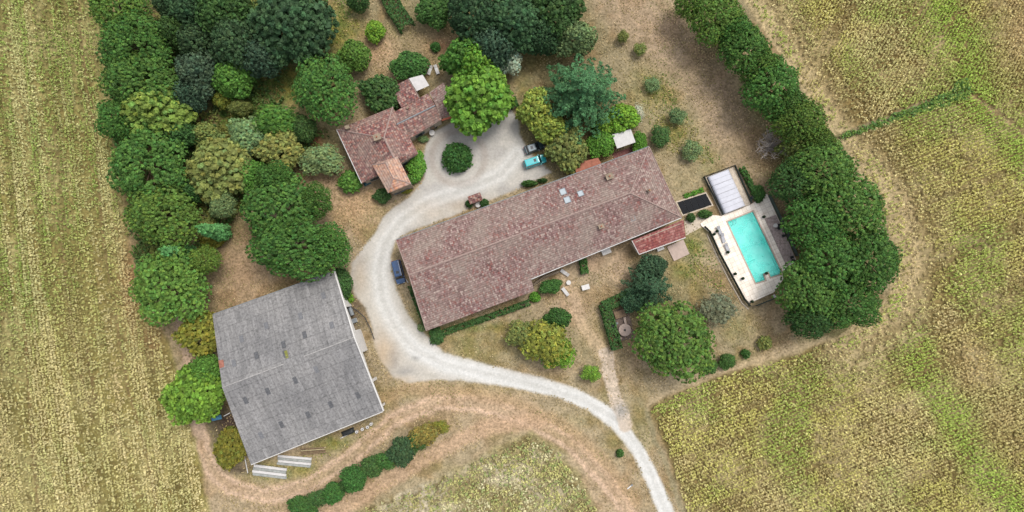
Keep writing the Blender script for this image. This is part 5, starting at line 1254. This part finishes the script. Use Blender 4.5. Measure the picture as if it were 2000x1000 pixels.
for (x, y, a, lb) in ((1201, 634, 40, 'grey stone bench left of the round stone table'), (1208, 658, -30, 'pale stone bench below the round stone table'), (1220, 626, 100, 'pinkish stone bench above the round stone table')):
    e = empty('stone_bench', G(x, y, 0), rad(a), lb, 'bench', 'stone benches'); MB().box((0, 0, .42), (1.3, .42, .1)).build('seat', M['grey'] if a == 40 else M['pink'], e); MB().box((-.45, 0, .185), (.15, .36, .37)).box((.45, 0, .185), (.15, .36, .37)).build('support', M['stone'], e)
table(1210, 613, 0.04, 1.1, 'brown wooden table under the L shaped hedge corner', m='wood', square=True, ang=18)
# well by the farmhouse
wb = G(929, 390, 0); e = empty('covered_well', wb, rad(20), 'small tiled planter shelter on the gravel by the farmhouse courtyard wall', 'well')
MB().lathe([(.8, 0), (.8, .8), (.6, .8), (.6, .3)], n=16).build('stone_ring', M['stone'], e)
for sx in (-1, 1): MB().box((sx * .95, 0, 1.0), (.14, .14, 2.0)).build('post', M['wood'], e)
vv = [Vector((-1.3, .8, 1.9)), Vector((1.3, .8, 1.9)), Vector((1.3, 0, 2.3)), Vector((-1.3, 0, 2.3)), Vector((1.3, -.8, 1.9)), Vector((-1.3, -.8, 1.9))]
roof('roof', vv, [[0, 1, 2, 3], [3, 2, 4, 5]], M['tile_red'], e, Vector((0, 0, 0)), .1)
tree('shrub', 916, 398, 8, 1.4, 'deep', 'dark plant at the left foot of the small tiled planter shelter'); tree('shrub', 945, 397, 9, 1.3, 'deep', 'dark plant at the right foot of the small tiled planter shelter')
e = empty('urn', G(934, 401, 0), 0, 'white stone urn below the small tiled planter shelter', 'urn'); MB().lathe([(.3, 0), (.15, .25), (.45, .6), (.5, .75), (.4, .75), (.3, .55)], n=14).build('bowl', M['offwhite'], e)
e = empty('urn', G(1116, 333, 0), 0, 'pale stone pot beside the terracotta lean to roof', 'pot'); MB().lathe([(.3, 0), (.45, .5), (.5, .9), (.42, .9), (.36, .5)], n=14).build('bowl', M['offwhite'], e)
# terrace retaining wall
o = MB().tube([G(x, y, .35) for x, y in ((1042, 556), (1062, 541), (1092, 530))], .3, 6).build('low_wall', M['stone']); tag(o, 'low curved stone wall beside the rounded dark bush', 'wall')
# blue tarp, stacks and barn clutter
def draped(name, px, py, ang, sx, sy, h, m, label, cat):
    p = G(px, py, 0); rng = random.Random(int(px)); nx_, ny_ = 8, 6; vs = []; fs = []
    for j in range(ny_ + 1):
        for i in range(nx_ + 1):
            u, v = i / nx_ * 2 - 1, j / ny_ * 2 - 1; ed = max(abs(u), abs(v)); z = h * (1 - max(0, ed - .7) / .3) + rng.uniform(-.05, .05); vs.append((u * sx / 2, v * sy / 2, max(.02, z)))
    for j in range(ny_):
        for i in range(nx_): a = j * (nx_ + 1) + i; fs.append((a, a + 1, a + nx_ + 2, a + nx_ + 1))
    o = MB().add(vs, fs).build(name, m, smooth=True); o.location = (p.x, p.y, 0); o.rotation_euler = (0, 0, rad(ang)); tag(o, label, cat)
draped('tarp', 423, 816, 12, 2.0, .9, .6, M['blue'], 'light blue tarp beside the barn between two trees', 'tarp'); draped('tarp', 717, 357, 25, 1.5, 1.0, .5, simple('teal_tarp', S(70, 110, 118), .6, .3, 3), 'dull blue tarp in the corner left of the orange tower', 'tarp')
def sheets(px, py, ang, L, W_, n, lb, grp='stacked roofing sheets'):
    p = G(px, py, 0); e = empty('sheet_stack', (p.x, p.y, 0), rad(ang), lb, 'stack', grp); r = random.Random(int(px))
    for k in range(n):
        y = (k - (n - 1) / 2) * W_ / n; mb = MB()
        for q in range(3): mb.box((r.uniform(-.1, .1), y, .15 + q * .09 + .02 * q * (k % 2)), (L + r.uniform(-.3, .3), W_ / n * .86, .06), rad(r.uniform(-.6, .6)))
        mb.build('sheet', M['stackA'] if False else (M['offwhite'] if k % 2 else simple('sheet_grey', S(176, 178, 172), .8, .3, 2)), e)
    for s in (-1, 1): MB().box((s * L * .32, 0, .055), (.12, W_, .11)).build('bearer', M['wood'], e)
sheets(527.5, 920.5, -7, 6.3, 2.1, 4, 'lower left stack of pale roofing sheets below the barn'); sheets(576, 900, -5, 6.2, 1.9, 4, 'second stack of pale roofing sheets, close under the barn eave')
lb_ = G(612, 879, 0); e = empty('timber_pile', lb_, rad(4), 'pile of weathered timber under the barn eave', 'timber')
r = random.Random(3)
for k in range(9): MB().tube([(-2.4 + r.uniform(-.2, .2), -.5 + .3 * (k % 4), .12 + .2 * (k // 4)), (2.4 + r.uniform(-.3, .2), -.5 + .3 * (k % 4), .12 + .2 * (k // 4))], .1, 6).build('log', M['wood'] if k % 3 else simple('pale_wood', S(206, 190, 150), .9, .2, 4), e)
for i, (x, y, lb) in enumerate(((698, 842, 'leftmost white barrel behind the barn'), (709, 837, 'second white barrel behind the barn'), (719, 833, 'third white barrel behind the barn'), (726, 827, 'rightmost white barrel behind the barn'))):
    e = empty('barrel', G(x, y, 0), 0, lb, 'barrel', 'white barrels'); MB().lathe([(.26, 0), (.3, .1), (.3, .75), (.26, .82)], n=14).build('drum', M['offwhite'], e); MB().lathe([(.1, .82), (.1, .87)], (.05, 0, 0), 10).build('lid', M['dark'], e)
draped('scrap_pile', 680, 844, 22, 2.6, 1.1, .5, M['dark'], 'dark scrap heap under the barn eave beside the barrels', 'heap')
for (a, b, lb) in (((665, 856), (685, 846), 'white beam lying beside the dark scrap heap'), ((476, 884), (484, 924), 'pale pole leaning on the lower left barn corner'), ((437, 813), (450, 806), 'thin pale pole beside the blue tarp'), ((788, 538), (797, 552), 'pale plank behind the blue van')):
    o = MB().tube([G(*a, .25), G(*b, .25)], .09, 6).build('pole', M['offwhite']); tag(o, lb, 'pole')
# yard beside the barn: bent wire fence and trough
e_ = [(682, 596), (700, 607), (714, 620), (724, 640), (732, 662)]
W_ = [G(x, y, 0) for x, y in e_]; base = W_[0].copy(); e = empty('wire_fence', base, 0, 'bent low wire fence bulging from the right barn wall', 'fence')
for i in range(9): t = i / 8 * 4; k = min(3, int(t)); p = W_[k].lerp(W_[k + 1], t - k) - base; MB().tube([(p.x, p.y, 0), (p.x, p.y, .9)], .05, 6).build('post', M['wood'], e)
for z in (.35, .8): MB().tube([w - base + Vector((0, 0, z)) for w in W_], .05, 5).build('wire', M['dark'], e)
e = empty('water_tank', G(687, 608, 0), rad(-70), 'grey tank standing against the right barn wall', 'tank'); MB().tube([(-.8, 0, .55), (.8, 0, .55)], .42, 14).build('drum', M['grey'], e); MB().box((-.5, 0, .08), (.12, .7, .16)).box((.5, 0, .08), (.12, .7, .16)).build('cradle', M['dark'], e)
e = empty('crate', G(693, 626, 0), rad(20), 'pale crate just below the grey tank at the barn', 'crate'); MB().box((0, 0, .3), (1.0, .8, .6)).build('box', M['offwhite'], e); MB().box((0, 0, .63), (1.06, .86, .05)).build('lid', M['grey'], e)
e = empty('utility_box', G(1381 + 105, 380, 0), rad(20), 'blue box in the corner between the pool shelter and the deck', 'box'); e.location = G(1469, 386, 0); MB().box((0, 0, .35), (.8, .6, .7)).build('cabinet', simple('blue_box', S(60, 110, 150), .5, .2, 3), e); MB().box((0, 0, .73), (.86, .66, .05)).build('lid', M['dark'], e)
e = empty('marker_post', G(1230, 950, 0), rad(40), 'small white marker lying on the grass left of the lower road', 'marker'); MB().box((0, 0, .15), (1.3, .2, .2)).build('post', M['white'], e); MB().box((.5, 0, .3), (.3, .3, .12)).build('cap', M['grey'], e)

# ------------------------------------------------------------------ vehicles
def car(px, py, dx, dy, colm, label, L=4.2, W_=1.72, H=1.5, van=False, roofm=None, hood=.95):
    p = G(px, py, .8); ang = math.atan2(-dy, dx); e = empty('parked_car' if not van else 'parked_van', (p.x, p.y, 0), ang, label, 'van' if van else 'car')
    hl = L / 2; w = W_ / 2; belt = .92
    hx = hl - hood - .05; rx = -hl + (.12 if van else .45)
    st = [(-hl, .80, .42, .62), (-hl + .08, .92, .26, .84), (-hl + .3, 1, .22, belt), (rx + .5, 1, .22, belt), (hx, 1, .22, belt), (hx + .25, .98, .22, belt - .04), (hl - .3, .95, .22, .80), (hl - .07, .86, .28, .66), (hl, .74, .38, .56)]
    vs = []
    for (x, k, z0, z1) in st:
        y = w * k
        vs += [(x, -y * .92, z0), (x, -y, z0 + .12), (x, -y, z1 - .16), (x, -y * .9, z1), (x, 0, z1 + .03), (x, y * .9, z1), (x, y, z1 - .16), (x, y, z0 + .12), (x, y * .92, z0)]
    n = 9; fs = [(i * n + k, i * n + (k + 1) % n, (i + 1) * n + (k + 1) % n, (i + 1) * n + k) for i in range(len(st) - 1) for k in range(n)] + [tuple(range(n)), tuple(range((len(st) - 1) * n, len(st) * n))[::-1]]
    MB().add(vs, fs).build('body', colm, e, smooth=False)
    ws = hx + .02; wt = hx - (.55 if van else .75); rt = rx + (.12 if van else .35)
    def fr(x0, x1, y, z): return [(x0, -y, z), (x1, -y, z), (x1, y, z), (x0, y, z)]
    lo = fr(rx, ws, w * .88, belt - .01); hi = fr(rt, wt, w * .74, H - .05)
    gv = lo + hi; MB().add(gv, [(0, 1, 5, 4), (2, 3, 7, 6), (4, 5, 6, 7), (3, 2, 1, 0)]).build('side_windows', M['glass'], e)
    MB().add([(x + .004, y, z) for x, y, z in (lo[1], lo[2], hi[2], hi[1])], [(0, 1, 2, 3)]).build('windscreen', M['glass'], e)
    MB().add([(x - .004, y, z) for x, y, z in (lo[0], lo[3], hi[3], hi[0])], [(0, 1, 2, 3)]).build('rear_window', M['glass'], e)
    rv = []
    for (x0, x1, y, z) in ((rt - .03, wt + .05, w * .77, H - .05), (rt, wt, w * .74, H), (rt + .15, wt - .15, w * .55, H + .03)): rv += fr(x0, x1, y, z)
    rf = MB().add(rv, [(3, 2, 1, 0), (8, 9, 10, 11)] + [(a + k, a + (k + 1) % 4, a + 4 + (k + 1) % 4, a + 4 + k) for a in (0, 4) for k in range(4)]).build('roof', roofm or colm, e)
    MB().box((wt - .75, 0, H + .034), (.5, .62, .015)).build('sunroof', M['glass'], rf)
    pil = MB()
    for s in (-1, 1):
        for (a, b) in ((lo[1], hi[1]), (lo[0], hi[0])): pil.tube([(a[0], s * w * .88, a[2]), (b[0], s * w * .74, b[2])], .045, 5)
        mx = (rx + ws) / 2; pil.tube([(mx, s * w * .885, belt), (mx - .1, s * w * .745, H - .05)], .04, 5)
    pil.build('pillars', colm, e)
    for sx in (-hl + .75, hl - .8):
        for s in (-1, 1):
            y = s * (w - .1); t = MB().tube([(sx, y - .1, .32), (sx, y + .1, .32)], .32, 16).build('wheel', M['tyre'], e); MB().tube([(sx, y - .105, .32), (sx, y + .105, .32)], .19, 12).build('rim', M['rim'], t)
    for s in (-1, 1):
        MB().box((hl - .12, s * w * .62, .62), (.14, .34, .14)).build('headlight', M['lamp'], e); MB().box((-hl + .05, s * w * .72, .72), (.1, .2, .3)).build('taillight', M['red'], e)
        MB().box((ws - .3, s * (w + .08), 1.0), (.12, .2, .14)).build('mirror', colm, e)
    MB().box((hl - .02, 0, .42), (.06, .6, .16)).build('grille', M['dark'], e)
    return e
car(1043, 288, 1, -.36, M['slate'], 'dark car with a pale silver roof parked beside the teal van', 4.0, 1.7, 1.45, roofm=M['silver'])
car(1045, 315, 1, -.34, M['teal'], 'bright teal van parked on the gravel yard', 4.5, 1.8, 1.85, True, hood=.95)
car(778, 531, .26, 1, M['navy'], 'blue van parked against the left farmhouse gable', 4.7, 1.85, 1.85, True, hood=.9)
